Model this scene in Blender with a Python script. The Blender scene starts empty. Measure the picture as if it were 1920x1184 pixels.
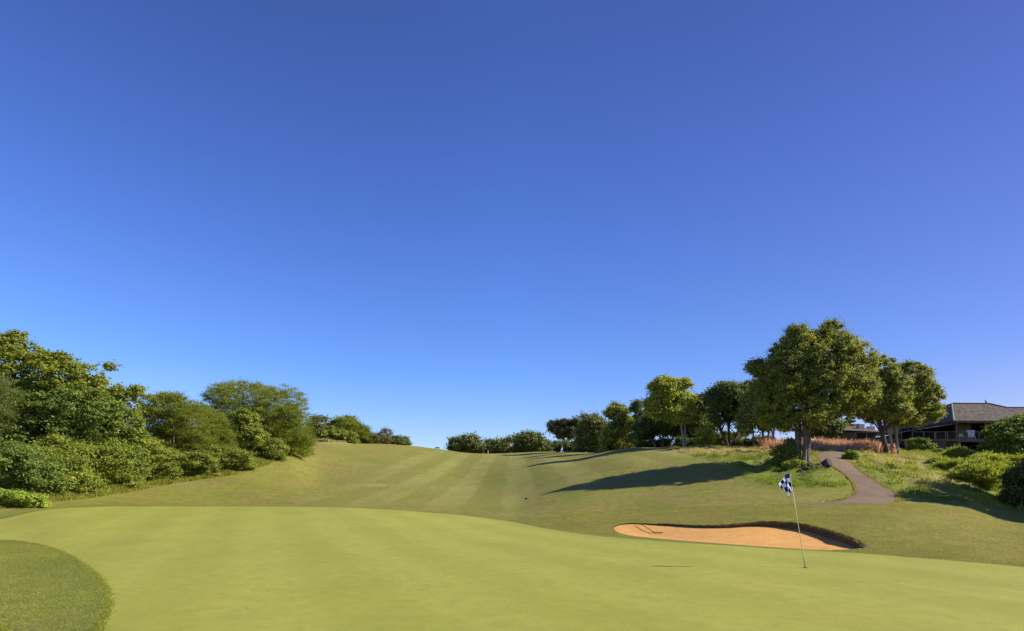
import bpy, bmesh, math, random
import numpy as np
from mathutils import Vector, Matrix
from mathutils.geometry import delaunay_2d_cdt
random.seed(7); RNG = np.random.default_rng(7)
S = bpy.context.scene; COL = S.collection
R = math.radians

# ------------------------------------------------------------------ camera
F = 1100.0; CAMZ = 1.6; HOR = 930.0; CX = 960.0        # focal length, horizon row and centre of the 1920x1184 photograph
cam_d = bpy.data.cameras.new('camera'); cam = bpy.data.objects.new('camera', cam_d); COL.objects.link(cam)
cam_d.sensor_width = 36; cam_d.lens = 36*F/1920
cam_d.shift_y = (HOR-592)/1920; cam_d.clip_start = 0.1; cam_d.clip_end = 9000
cam.location = (0, 0, CAMZ); cam.rotation_euler = (R(90), 0, 0); S.camera = cam

# ------------------------------------------------------------------ sky, sun, exposure
SUN_EL, SUN_AZ = R(34.5), R(-3.0)                        # azimuth measured from +X towards +Y
w = bpy.data.worlds.new('World'); S.world = w; w.use_nodes = True
nt = w.node_tree; nt.nodes.clear()
sky = nt.nodes.new('ShaderNodeTexSky'); sky.sky_type = 'NISHITA'; sky.sun_disc = False
sky.sun_elevation = SUN_EL; sky.sun_rotation = R(90)-SUN_AZ
sky.altitude = 0; sky.air_density = 1.0; sky.dust_density = 0.15; sky.ozone_density = 5.0
bg = nt.nodes.new('ShaderNodeBackground'); bg.inputs[1].default_value = 0.11
wo = nt.nodes.new('ShaderNodeOutputWorld')
tint = nt.nodes.new('ShaderNodeMix'); tint.data_type = 'RGBA'; tint.blend_type = 'MULTIPLY'; tint.inputs[0].default_value = 1
tc = nt.nodes.new('ShaderNodeTexCoord'); sxz = nt.nodes.new('ShaderNodeSeparateXYZ'); nt.links.new(tc.outputs['Generated'], sxz.inputs[0])
cr_ = nt.nodes.new('ShaderNodeValToRGB'); nt.links.new(sxz.outputs[2], cr_.inputs[0]); ce_ = cr_.color_ramp.elements      # cleaner, deeper air overhead
ce_[0].position = 0.0; ce_[0].color = (1.12, .95, .98, 1); ce_[1].position = .62; ce_[1].color = (.45, .51, .87, 1); e_ = ce_.new(.2); e_.color = (.60, .76, 1.12, 1); e_ = ce_.new(.40); e_.color = (.53, .64, 1.08, 1); e_ = ce_.new(.08); e_.color = (.86, .84, 1.0, 1)
nt.links.new(cr_.outputs[0], tint.inputs[7]); nt.links.new(sky.outputs[0], tint.inputs[6]); t2 = nt.nodes.new('ShaderNodeMix'); t2.data_type = 'RGBA'; t2.blend_type = 'MULTIPLY'; t2.inputs[0].default_value = 1
cx_ = nt.nodes.new('ShaderNodeValToRGB'); nt.links.new(sxz.outputs[0], cx_.inputs[0]); ex_ = cx_.color_ramp.elements      # the air is clear on the sun side too
ex_[0].position = 0; ex_[0].color = (1, 1, 1, 1); ex_[1].position = .75; ex_[1].color = (.84, .62, .63, 1)
nt.links.new(tint.outputs[2], t2.inputs[6]); nt.links.new(cx_.outputs[0], t2.inputs[7]); nt.links.new(t2.outputs[2], bg.inputs[0]); nt.links.new(bg.outputs[0], wo.inputs[0])
sd = bpy.data.lights.new('sun', 'SUN'); sd.energy = 4.6; sd.angle = R(0.5); sd.color = (1.0, 0.93, 0.80)
sun = bpy.data.objects.new('sun', sd); COL.objects.link(sun)
sv = Vector((math.cos(SUN_EL)*math.cos(SUN_AZ), math.cos(SUN_EL)*math.sin(SUN_AZ), math.sin(SUN_EL)))
sun.rotation_euler = sv.to_track_quat('Z', 'Y').to_euler(); sun.location = (60, 10, 60)
S.view_settings.view_transform = 'Standard'; S.view_settings.look = 'None'
S.view_settings.exposure = 0.75; S.view_settings.gamma = 1
S.cycles.max_bounces = 6; S.cycles.diffuse_bounces = 3; S.cycles.glossy_bounces = 2; S.cycles.transmission_bounces = 4

# ------------------------------------------------------------------ naming helpers
def tag(o, label=None, cat=None, group=None, kind=None):
    if label: o['label'] = label
    if cat: o['category'] = cat
    if group: o['group'] = group
    if kind: o['kind'] = kind
    return o
def empty(name, loc):
    o = bpy.data.objects.new(name, None); COL.objects.link(o); o.location = loc; o.empty_display_size = 0.3; return o
def link_mesh(name, me, parent=None, mat=None):
    o = bpy.data.objects.new(name, me); COL.objects.link(o)
    if mat: me.materials.append(mat)
    if parent:
        o.parent = parent; o.matrix_parent_inverse = Matrix.Translation(-parent.location)
    return o
def np_mesh(name, verts, faces, cols=None, smooth=False, parent=None, mat=None):
    """faces: (N,k) int array, one size; cols: per-vertex rgba"""
    verts = np.ascontiguousarray(verts, dtype=np.float32); faces = np.ascontiguousarray(faces, dtype=np.int32)
    me = bpy.data.meshes.new(name); n, k = faces.shape
    me.vertices.add(len(verts)); me.vertices.foreach_set('co', verts.ravel())
    me.loops.add(n*k); me.loops.foreach_set('vertex_index', faces.ravel())
    me.polygons.add(n); me.polygons.foreach_set('loop_start', np.arange(0, n*k, k, dtype=np.int32))
    try: me.polygons.foreach_set('loop_total', np.full(n, k, dtype=np.int32))
    except Exception: pass
    me.update(calc_edges=True)
    if smooth: me.polygons.foreach_set('use_smooth', np.ones(n, dtype=bool))
    if cols is not None:
        a = me.color_attributes.new('Col', 'FLOAT_COLOR', 'POINT')
        c = np.ones((len(verts), 4), dtype=np.float32); c[:, :cols.shape[1]] = cols
        a.data.foreach_set('color', c.ravel())
    return link_mesh(name, me, parent, mat)

class MB:                                              # collects shapes into one mesh
    def __init__(s): s.v = []; s.f = []
    def add(s, v, f):
        o = len(s.v); s.v += [tuple(p) for p in v]; s.f += [tuple(i+o for i in q) for q in f]; return s
    def box(s, x0, x1, y0, y1, z0, z1):
        v = [(x, y, z) for z in (z0, z1) for y in (y0, y1) for x in (x0, x1)]
        return s.add(v, [(0,2,3,1),(4,5,7,6),(0,1,5,4),(2,6,7,3),(0,4,6,2),(1,3,7,5)])
    def tube(s, pts, rad, n=8, cap=True):
        pts = [Vector(p) for p in pts]; rings = []
        if not hasattr(rad, '__len__'): rad = [rad]*len(pts)
        up = Vector((0, 0, 1))
        for i, p in enumerate(pts):
            d = (pts[min(i+1, len(pts)-1)]-pts[max(i-1, 0)]).normalized()
            a = d.cross(up if abs(d.z) < .95 else Vector((1, 0, 0))).normalized(); b = d.cross(a)
            rings.append([p+a*math.cos(2*math.pi*k/n)*rad[i]+b*math.sin(2*math.pi*k/n)*rad[i] for k in range(n)])
        f = [(i*n+k, i*n+(k+1) % n, (i+1)*n+(k+1) % n, (i+1)*n+k) for i in range(len(pts)-1) for k in range(n)]
        if cap: f += [tuple(range(n))[::-1], tuple((len(pts)-1)*n+k for k in range(n))]
        return s.add([q for r in rings for q in r], f)
    def build(s, name, mat=None, parent=None, smooth=False, bevel=0):
        me = bpy.data.meshes.new(name); me.from_pydata(s.v, [], s.f); me.update()
        if smooth:
            me.polygons.foreach_set('use_smooth', np.ones(len(me.polygons), dtype=bool))
        if bevel:
            bm = bmesh.new(); bm.from_mesh(me); bmesh.ops.bevel(bm, geom=bm.edges[:], offset=bevel, segments=1, affect='EDGES'); bm.to_mesh(me); bm.free()
        return link_mesh(name, me, parent, mat)

# ------------------------------------------------------------------ materials
class NT:
    def __init__(s, name):
        s.m = bpy.data.materials.new(name); s.m.use_nodes = True; s.t = s.m.node_tree; s.t.nodes.clear()
        s.out = s.n('ShaderNodeOutputMaterial')
    def n(s, kind, **kw):
        x = s.t.nodes.new(kind)
        for k, v in kw.items(): setattr(x, k, v)
        return x
    def l(s, a, b): s.t.links.new(a, b)
    def coord(s, scale=(1,1,1), rot=0.0):
        g = s.n('ShaderNodeNewGeometry'); m = s.n('ShaderNodeMapping'); s.l(g.outputs['Position'], m.inputs[0])
        m.inputs['Scale'].default_value = scale; m.inputs['Rotation'].default_value = (0, 0, rot); return m.outputs[0]
    def noise(s, vec, scale, detail=4, rough=.55, out='Fac'):
        x = s.n('ShaderNodeTexNoise'); s.l(vec, x.inputs['Vector']); x.inputs['Scale'].default_value = scale
        x.inputs['Detail'].default_value = detail; x.inputs['Roughness'].default_value = rough; return x.outputs[out]
    def ramp(s, fac, stops):
        x = s.n('ShaderNodeValToRGB'); s.l(fac, x.inputs[0]); e = x.color_ramp.elements
        while len(e) < len(stops): e.new(.5)
        for i, (p, c) in enumerate(stops): e[i].position = p; e[i].color = (c if hasattr(c, '__len__') else (c, c, c))+(1,) if not hasattr(c, '__len__') or len(c) == 3 else c
        return x.outputs[0]
    def mix(s, fac, a, b, mode='MIX'):
        x = s.n('ShaderNodeMix', data_type='RGBA', blend_type=mode)
        for sock, v in ((x.inputs[0], fac), (x.inputs[6], a), (x.inputs[7], b)):
            if hasattr(v, 'is_output'): s.l(v, sock)
            elif hasattr(v, '__len__'): sock.default_value = tuple(v)+(1,)
            else: sock.default_value = v
        return x.outputs[2]
    def math(s, op, a, b=0.0, clamp=False):
        x = s.n('ShaderNodeMath', operation=op); x.use_clamp = clamp
        for sock, v in ((x.inputs[0], a), (x.inputs[1], b)):
            if hasattr(v, 'is_output'): s.l(v, sock)
            else: sock.default_value = v
        return x.outputs[0]
    def attr(s, name):
        x = s.n('ShaderNodeAttribute', attribute_name=name); return x
    def finish(s, col, rough=.8, bump=None, bstr=.5, bdist=.02, spec=.3):
        p = s.n('ShaderNodeBsdfPrincipled')
        if hasattr(col, 'is_output'): s.l(col, p.inputs['Base Color'])
        else: p.inputs['Base Color'].default_value = tuple(col)+(1,)
        p.inputs['Roughness'].default_value = rough; p.inputs['Specular IOR Level'].default_value = spec
        if bump is not None:
            b = s.n('ShaderNodeBump'); s.l(bump, b.inputs['Height']); b.inputs['Strength'].default_value = bstr; b.inputs['Distance'].default_value = bdist
            s.l(b.outputs[0], p.inputs['Normal'])
        s.l(p.outputs[0], s.out.inputs[0]); s.p = p; return s.m

def mat_leaf():
    t = NT('leaf'); c = t.attr('Col').outputs['Color']
    d = t.n('ShaderNodeBsdfPrincipled'); t.l(c, d.inputs['Base Color']); d.inputs['Roughness'].default_value = .55; d.inputs['Specular IOR Level'].default_value = .25
    tr = t.n('ShaderNodeBsdfTranslucent'); t.l(t.mix(1.0, c, (1.25, 1.2, .5), 'MULTIPLY'), tr.inputs[0])
    mx = t.n('ShaderNodeMixShader'); mx.inputs[0].default_value = .42; t.l(d.outputs[0], mx.inputs[1]); t.l(tr.outputs[0], mx.inputs[2])
    t.l(mx.outputs[0], t.out.inputs[0]); return t.m
def mat_bark(a, b, sc=6):
    t = NT('bark'); v = t.coord((1, 1, .25)); n = t.noise(v, sc, 6, .65)
    return t.finish(t.ramp(n, [(.3, a), (.7, b)]), .9, n, .9, .05)
M = {}
M['leaf'] = mat_leaf()
M['bark'] = mat_bark((.075, .06, .05), (.22, .185, .15))
M['bark_pale'] = mat_bark((.22, .19, .14), (.42, .37, .29))
M['bark_dark'] = mat_bark((.035, .028, .022), (.10, .08, .06))
def simple(name, a, b, sc, rough=.8, bstr=.3, spec=.3, scale=(1,1,1)):
    t = NT(name); n = t.noise(t.coord(scale), sc, 5, .6); return t.finish(t.ramp(n, [(.3, a), (.7, b)]), rough, n, bstr, .02, spec)
M['dark_wood'] = simple('dark_wood', (.03, .022, .017), (.075, .055, .042), 3)
M['brown_wall'] = simple('brown_wall', (.12, .085, .06), (.2, .145, .10), 2)
M['shade_black'] = simple('shade_black', (.012, .011, .01), (.025, .022, .02), 2)  # near-black: shade painted into the colour of openings and voids
M['stone'] = simple('stone', (.10, .085, .075), (.30, .25, .21), 3.2, .9, .8)
M['pale_wall'] = simple('pale_wall', (.38, .31, .22), (.55, .45, .33), 3)
M['metal_rail'] = simple('metal_rail', (.08, .07, .06), (.16, .14, .12), 5, .45)
M['white_paint'] = simple('white_paint', (.68, .70, .72), (.8, .8, .8), 8, .5, .05)
M['cream'] = simple('cream', (.45, .40, .26), (.6, .55, .38), 8, .7)
M['copper_cap'] = simple('copper_cap', (.16, .24, .20), (.28, .36, .31), 4, .6)
M['rock'] = simple('rock', (.022, .018, .017), (.11, .085, .075), 5, .9, 1.0)
M['black_plastic'] = simple('black_plastic', (.012, .012, .013), (.02, .02, .02), 9, .5, .05)
M['fibreglass'] = simple('fibreglass', (.52, .50, .22), (.62, .60, .30), 14, .4, .03)
M['grey_metal'] = simple('grey_metal', (.10, .10, .09), (.2, .2, .19), 9, .5, .05)
M['rake_wood'] = simple('rake_wood', (.05, .03, .02), (.10, .06, .035), 14, .7, .1)

# ------------------------------------------------------------------ terrain height from surveyed profiles
def pchip(x, y, xi):
    x = np.asarray(x, float); y = np.asarray(y, float); h = np.diff(x); d = np.diff(y)/h
    m = np.zeros(len(x)); m[0] = d[0]; m[-1] = d[-1]
    for i in range(1, len(x)-1):
        if d[i-1]*d[i] > 0:
            w1 = 2*h[i]+h[i-1]; w2 = h[i]+2*h[i-1]; m[i] = (w1+w2)/(w1/d[i-1]+w2/d[i])
    xi = np.clip(xi, x[0], x[-1]); k = np.clip(np.searchsorted(x, xi)-1, 0, len(h)-1)
    t = (xi-x[k])/h[k]; t2 = t*t; t3 = t2*t
    return (2*t3-3*t2+1)*y[k]+(t3-2*t2+t)*h[k]*m[k]+(-2*t3+3*t2)*y[k+1]+(t3-t2)*h[k]*m[k+1]
Zp = lambda py, Y: CAMZ-(py-HOR)/F*Y
Xp = lambda px, Y: (px-CX)/F*Y
FAR = [(420, 'z', 2.0), (900, 'z', -12.0)]
NEAR = [(.5, 'z', 0), (8, 'z', 0)]
P = {
 -400: [(18, 'z', .05), (26, 'z', .35), (34, 'z', 1.6), (45, 'z', 3.2), (70, 'z', 6.5), (120, 'z', 10), (200, 'z', 10)],
 0:    [(18, 'z', .06), (27, 974.5), (31, 'z', .95), (35, 'z', 1.75), (45, 'z', 3.2), (65, 'z', 6), (110, 'z', 9.8), (200, 'z', 10)],
 120:  [(18, 'z', .08), (27, 968), (33, 951.5), (36, 938), (42, 'z', 2.4), (50, 'z', 4), (70, 'z', 6.6), (110, 'z', 9.8), (200, 'z', 10)],
 250:  [(18, 'z', .10), (30, 963), (36, 949.5), (39, 942), (44, 914), (50, 895), (60, 870), (90, 'z', 9.2), (120, 'z', 10.5), (200, 'z', 10)],
 450:  [(20, 'z', .14), (30, 963), (38, 949.5), (41, 945), (48, 912), (55, 885), (63, 862), (75, 'z', 7.4), (100, 'z', 10), (200, 'z', 10)],
 540:  [(20, 'z', .14), (30, 964), (38, 949.6), (41, 945), (50, 920), (60, 885), (70, 858), (82, 838), (100, 'z', 10.4), (130, 'z', 11.2), (200, 'z', 10)],
 600:  [(20, 'z', .13), (30, 965), (38, 950), (41, 946), (50, 925), (60, 905), (75, 875), (90, 848), (102, 830), (115, 827), (140, 'z', 12.9), (220, 'z', 11)],
 700:  [(20, 'z', .10), (30, 968), (38, 953.5), (41, 949), (50, 926), (60, 908), (78, 880), (95, 855), (115, 836), (128, 831.5), (150, 'z', 13.2), (220, 'z', 11)],
 770:  [(20, 'z', .07), (30, 972), (37, 958), (41, 951), (50, 929), (60, 911), (80, 882), (100, 859), (120, 842), (135, 836.5), (155, 'z', 13.1), (220, 'z', 11)],
 830:  [(20, 'z', .05), (30, 977), (36, 962.5), (41, 953), (50, 932), (60, 915), (80, 888), (100, 867), (125, 849), (142, 843.5), (165, 'z', 12.9), (230, 'z', 11)],
 870:  [(20, 'z', .03), (30, 980), (35.5, 965.5), (41, 952), (50, 934), (60, 918), (80, 891), (100, 871), (125, 855), (145, 850), (170, 'z', 12.2), (230, 'z', 11.4)],
 960:  [(20, 'z', 0), (29, 988), (32, 978), (40, 953), (50, 929), (60, 908), (80, 880), (100, 866), (130, 856), (160, 851), (190, 'z', 13.3), (250, 'z', 12)],
 1020: [(20, 'z', 0), (28, 992), (32, 973), (38, 951), (44, 931), (50, 916), (60, 893), (75, 873), (88, 863), (100, 858), (130, 851), (160, 849.5), (190, 'z', 13), (250, 'z', 12)],
 1080: [(20, 'z', -.01), (25.5, 999), (30, 978), (38, 943), (41.5, 930), (47, 910), (52, 896), (60, 881), (75, 866), (95, 854), (125, 848), (160, 'z', 12.6), (230, 'z', 12)],
 1200: [(22, 1010), (25, 999), (29, 978), (34, 955), (38, 935), (41, 922), (46, 898), (51, 874), (58, 860), (73, 847), (85, 838.5), (100, 'z', 9.2), (160, 'z', 9.5)],
 1320: [(20, 1018), (23, 1001), (26, 984), (31, 958), (36, 934), (40, 915), (45, 889), (50.5, 864), (58, 852), (73, 841), (90, 'z', 8.6), (160, 'z', 9)],
 1450: [(18.5, 1027), (22, 1000), (24.5, 979), (28, 957), (32, 941), (36, 923), (40, 905), (45, 880), (50.5, 858), (62, 849), (75, 839), (95, 'z', 8.6), (160, 'z', 9)],
 1560: [(17.2, 1033), (20, 1011), (22, 996), (24, 976), (27, 958), (30, 943.5), (33, 934), (36, 917), (40, 895), (44, 870), (48, 859), (55, 848.5), (66, 841), (80, 'z', 8), (160, 'z', 8.5)],
 1610: [(16.5, 1036), (19, 1018), (21, 998), (24, 973), (27, 956), (30, 943), (33, 932), (36, 917), (40, 897), (44, 876), (50, 861), (60, 849), (75, 843), (95, 'z', 8.2), (160, 'z', 8.5)],
 1680: [(15.8, 1042), (18.5, 1020), (21, 998), (25, 966), (28, 950), (31, 942.5), (34, 928), (38, 907), (44, 884), (52, 864), (62, 852), (75, 847), (95, 'z', 8), (160, 'z', 8.2)],
 1800: [(14.4, 1052), (18, 1025), (22, 996), (26, 971), (30, 953), (35, 931), (40, 912), (48, 890), (60, 866), (75, 850), (90, 'z', 7.8), (160, 'z', 8)],
 1920: [(13.2, 1063), (16, 1047), (20, 1017), (25, 992), (30, 975), (35, 959), (42, 933), (50, 912), (65, 883), (80, 862), (100, 'z', 7.9), (160, 'z', 8)],
 2400: [(12, 'z', 0), (20, 'z', .1), (30, 'z', .45), (42, 'z', 1.5), (60, 'z', 3.6), (90, 'z', 6.5), (160, 'z', 7)],
}
TD = np.exp(np.linspace(math.log(.5), math.log(900), 420)); TU = np.arange(-400, 2401, 8.0)
cols = sorted(P); tab = []
for c in cols:
    pts = NEAR+P[c]+FAR; d = [p[0] for p in pts]; z = [p[2] if p[1] == 'z' else Zp(p[1], p[0]) for p in pts]
    tab.append(pchip(np.log(d), z, np.log(TD)))
tab = np.array(tab)
TZ = np.array([pchip(cols, tab[:, j], TU) for j in range(len(TD))])      # [depth, u]
def blur(a, k, ax):
    ker = np.exp(-np.linspace(-2, 2, 2*k+1)**2); ker /= ker.sum()
    pad = [(0, 0), (0, 0)]; pad[ax] = (k, k); b = np.pad(a, pad, mode='edge')
    return sum(ker[i]*np.take(b, range(i, i+a.shape[ax]), ax) for i in range(2*k+1))
TZ = blur(blur(TZ, 2, 0), 3, 1)
def ter(X, Y):
    X = np.asarray(X, float); Y = np.asarray(Y, float); Yc = np.clip(Y, .5, 899.9)
    u = np.clip(CX+F*X/Yc, -399.9, 2399.9); a = (u-TU[0])/8; i = a.astype(int); a = a-i
    l = (np.log(Yc)-math.log(.5))/(math.log(900)-math.log(.5))*(len(TD)-1); j = np.minimum(l.astype(int), len(TD)-2); l = l-j
    z = (TZ[j, i]*(1-a)+TZ[j, i+1]*a)*(1-l)+(TZ[j+1, i]*(1-a)+TZ[j+1, i+1]*a)*l
    und = .05*np.sin(X*.31+1.3)*np.sin(Y*.27+.5)*np.clip((Yc-30)/20, 0, 1)
    return z+und
R1 = [(1232, 836), (1262, 846), (1320, 862), (1392, 878), (1378, 893), (1405, 905), (1470, 914), (1560, 916), (1594, 913), (1578, 892), (1538, 868), (1526, 858), (1528, 849), (1560, 844), (1560, 830), (1232, 830)]
R2 = [(1588, 846), (1592, 862), (1618, 884), (1662, 911), (1690, 928), (1712, 938), (1800, 950), (1860, 960), (1930, 974), (2380, 1040), (2380, 700), (1600, 836)]
ter0 = ter
def ter(X, Y):                                           # tussocky ground where the grass is left long
    X = np.asarray(X, float); Y = np.asarray(Y, float); z = ter0(X, Y); Yc = np.maximum(Y, .5)
    u = CX+F*X/Yc; q = HOR+(CAMZ-z)*F/Yc; m = np.zeros(np.shape(z)); k = (u > 1200) & (Y > 24) & (Y < 110) & (q < 1010)
    if np.any(k):
        uu = u[k]; qq = q[k]; mk = np.maximum(soft(R1, uu, qq, 7), soft(R2, uu, qq, 7)); mk = np.clip(mk*2-1, 0, 1); m[k] = mk
        b = np.sin(X*1.9+1.7*np.sin(Y*.8))*np.sin(Y*1.5+1.3*np.sin(X*1.1))+.5*np.sin(X*3.7+Y*2.3)*np.sin(Y*3.1-X)
        z = z+m*(.06+.17*b)
    return z
def soft(px_poly, x, y, width):
    poly = np.array(px_poly, float); inn = inpoly(poly, x, y); d = dist_poly(poly, x, y); return np.clip(.5+np.where(inn, d, -d)/width/2, 0, 1)
def hit(px, py):                                         # distance at which the sight line meets the ground
    Y = np.exp(np.linspace(math.log(4), math.log(200), 1500)); s = HOR+(CAMZ-ter(Xp(px, Y), Y))*F/Y
    k = np.argmax(s <= py); return float(Y[k]) if s[k] <= py else float(Y[np.argmin(s)])
def gp(px, Y): x = Xp(px, Y); return Vector((x, Y, float(ter(x, Y))))

def smooth_line(pts, n):                                 # Catmull-Rom through pixel points, n per span
    p = [np.array(q, float) for q in pts]; p = [2*p[0]-p[1]]+p+[2*p[-1]-p[-2]]; o = []
    for i in range(1, len(p)-2):
        for t in np.arange(n)/n:
            o.append(.5*((2*p[i])+(-p[i-1]+p[i+1])*t+(2*p[i-1]-5*p[i]+4*p[i+1]-p[i+2])*t*t+(-p[i-1]+3*p[i]-3*p[i+1]+p[i+2])*t**3))
    o.append(p[-2]); return np.array(o)
def inpoly(poly, x, y):
    c = np.zeros(np.shape(x), bool); q = np.roll(poly, 1, 0)
    for (x0, y0), (x1, y1) in zip(poly, q):
        if y0 == y1: continue
        c ^= ((y0 > y) != (y1 > y)) & (x < (x1-x0)*(y-y0)/(y1-y0)+x0)
    return c
def dist_poly(poly, x, y, closed=True):
    d = np.full(np.shape(x), 1e9); n = len(poly)
    for i in range(n if closed else n-1):
        a = poly[i]; b = poly[(i+1) % n]; ab = b-a; L = ab@ab+1e-12
        t = np.clip(((x-a[0])*ab[0]+(y-a[1])*ab[1])/L, 0, 1)
        d = np.minimum(d, np.hypot(x-a[0]-t*ab[0], y-a[1]-t*ab[1]))
    return d
def world_line(px):                                      # screen outline -> plan outline on the terrain
    o = []
    for a, b in px: Y = hit(a, b); o.append((Xp(a, Y), Y))
    return np.array(o)
g_back = world_line(smooth_line([(-260, 1010), (-120, 990), (0, 974.5), (60, 961), (120, 953.5), (200, 950.5), (300, 950), (450, 950), (600, 951), (700, 954.5), (770, 959), (830, 963.5), (870, 967), (920, 973), (960, 979), (1010, 989), (1050, 996), (1100, 1003), (1150, 1008), (1250, 1016), (1320, 1020.5), (1450, 1029), (1560, 1035), (1620, 1038.5), (1700, 1045), (1800, 1053), (1920, 1064), (2150, 1092)], 4))
g_front = world_line(smooth_line([(230, 1330), (206, 1250), (184, 1184), (198, 1150), (204, 1125), (196, 1100), (180, 1078), (150, 1054), (118, 1036), (80, 1023), (40, 1016), (0, 1013.5), (-120, 1014), (-230, 1020)], 4))
GREEN = np.vstack([g_back, [[14, 6], [14, 3], [-3, 3]], g_front])
bk = smooth_line([(1150, 991), (1153, 987), (1162, 983.5), (1178, 982), (1200, 981.5), (1230, 983), (1262, 984.5), (1300, 986.5), (1335, 987), (1372, 985), (1405, 981.5), (1440, 979.5), (1480, 981), (1520, 987), (1560, 998), (1596, 1010), (1616, 1021), (1618, 1026), (1604, 1029.5), (1570, 1031.5), (1530, 1031.5), (1450, 1026.5), (1350, 1019.5), (1250, 1011.5), (1190, 1005.5), (1166, 1001), (1155, 996)], 4)
BUNK = world_line(bk)
path_px_l = [(1480, 944.5), (1540, 942), (1575, 938), (1598, 929), (1604, 920), (1598, 905), (1584, 890), (1562, 876), (1541, 866), (1530, 858), (1531, 852), (1545, 849), (1558, 847.5), (1564, 845.5), (1562, 843)]
path_px_r = [(1574, 842.5), (1582, 845), (1587, 848.5), (1584, 852), (1583, 856), (1588, 862), (1599, 870), (1614, 884), (1636, 899), (1656, 911), (1674, 921), (1684, 930), (1686, 938), (1672, 943.5), (1600, 946.5), (1480, 947)]
PATH = world_line(np.vstack([smooth_line(path_px_l, 3), smooth_line(path_px_r, 3)]))

# ---- one triangulation carrying every outline, in (u, log Y) so that it is finest near the viewer
KV = 45.0
def to_uv(X, Y): return (CX+F*X/Y)/10, np.log(Y)*KV
pts = []; edges = []
def resample(poly, st):
    o = []
    for i in range(len(poly)):
        a = poly[i]; b = poly[(i+1) % len(poly)]; ua = np.array(to_uv(*a)); ub = np.array(to_uv(*b))
        k = max(1, int(np.hypot(*(ub-ua))/st)); o += [a+(b-a)*t/k for t in range(k)]
    return np.array(o)
for poly in (GREEN, BUNK, PATH):
    q = resample(poly, .9); n0 = len(pts)
    for X, Y in q: a, b = to_uv(X, Y); pts.append((a, b))
    edges += [(n0+i, n0+(i+1) % len(q)) for i in range(len(q))]
con = np.array(pts)
def grid(u0, u1, su, y0, y1, sv):
    u = np.arange(u0, u1+.01, su); v = np.arange(math.log(y0)*KV, math.log(y1)*KV, sv); U, V = np.meshgrid(u, v)
    U = U+RNG.uniform(-.3, .3, U.shape)*su; V = V+RNG.uniform(-.3, .3, V.shape)*sv; return np.c_[U.ravel(), V.ravel()]
A = np.vstack([grid(-34, 234, 1.5, 6, 175, 1.1), grid(-34, 234, 6, 175, 880, 5), grid(-34, 234, 6, 1.2, 6, 5),
               grid(-150, -35, 12, 1.2, 880, 7), grid(235, 350, 12, 1.2, 880, 7)])
keep = np.ones(len(A), bool)
for i0 in range(0, len(A), 4000):
    blk = A[i0:i0+4000]; keep[i0:i0+4000] = (((blk[:, None]-con[None])**2).sum(2).min(1) > .3)
A = A[keep]; allp = [Vector(p) for p in np.vstack([con, A])]
cv, ce, cf, *_ = delaunay_2d_cdt(allp, edges, [], 0, 1e-5)
cv = np.array([tuple(v) for v in cv]); cf = np.array([f for f in cf if len(f) == 3])
Yv = np.exp(cv[:, 1]/KV); Xv = (cv[:, 0]*10-CX)/F*Yv
Cn = np.c_[Xv[cf].mean(1), Yv[cf].mean(1)]
a2 = Xv[cf]; b2 = Yv[cf]                                   # orient upwards
ar = (a2[:, 1]-a2[:, 0])*(b2[:, 2]-b2[:, 0])-(a2[:, 2]-a2[:, 0])*(b2[:, 1]-b2[:, 0])
cf[ar < 0] = cf[ar < 0][:, ::-1]
reg = np.zeros(len(cf), int)
for k, poly in ((1, GREEN), (2, BUNK), (3, PATH)): reg[inpoly(poly, Cn[:, 0], Cn[:, 1])] = k
Zv = ter(Xv, Yv)
def sub(fs):
    ids, inv = np.unique(fs, return_inverse=True); return ids, inv.reshape(fs.shape)

# ---- what grows where (real patches of the ground): r long lush grass, g dry grass, b collar, a mowing stripes
def screen(X, Y, Z): return CX+F*X/Y, HOR+(CAMZ-Z)*F/Y
def masks(X, Y):
    Z = ter(X, Y); u, s = screen(X, Y, Z)
    r = np.maximum(soft(R1, u, s, 4), soft(R2, u, s, 4))*(Y > 22)
    e = lambda cx, cy, rx, ry: np.exp(-(((u-cx)/rx)**2+((s-cy)/ry)**2))
    g = e(1380, 845, 110, 7)+e(1300, 845, 45, 6)*.7+.8*e(1700, 864, 90, 10)+.7*e(1650, 853, 60, 5)+.6*e(1760, 900, 80, 14)+.45*e(1480, 868, 60, 8)
    gl = e(640, 828, 60, 5)+.35*e(330, 908, 60, 6)+1.0*e(700, 910, 26, 2.0)
    left = soft([(-500, 1000), (-60, 962), (60, 938), (150, 930), (240, 915), (330, 898), (440, 884), (500, 868), (545, 836), (600, 828), (690, 831), (700, 780), (-500, 600)], u, s, 4)*(Y > 26)
    c = np.clip(1-dist_poly(GREEN[::2], X, Y)/1.5, 0, 1)
    st = soft([(560, 945), (700, 900), (760, 845), (830, 845), (1100, 845), (1235, 838), (1300, 858), (1020, 925), (960, 955), (760, 945)], u, s, 14)
    return np.c_[np.maximum(r, left), np.clip(g+gl, 0, 1), c, st*(1-r)]
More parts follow.
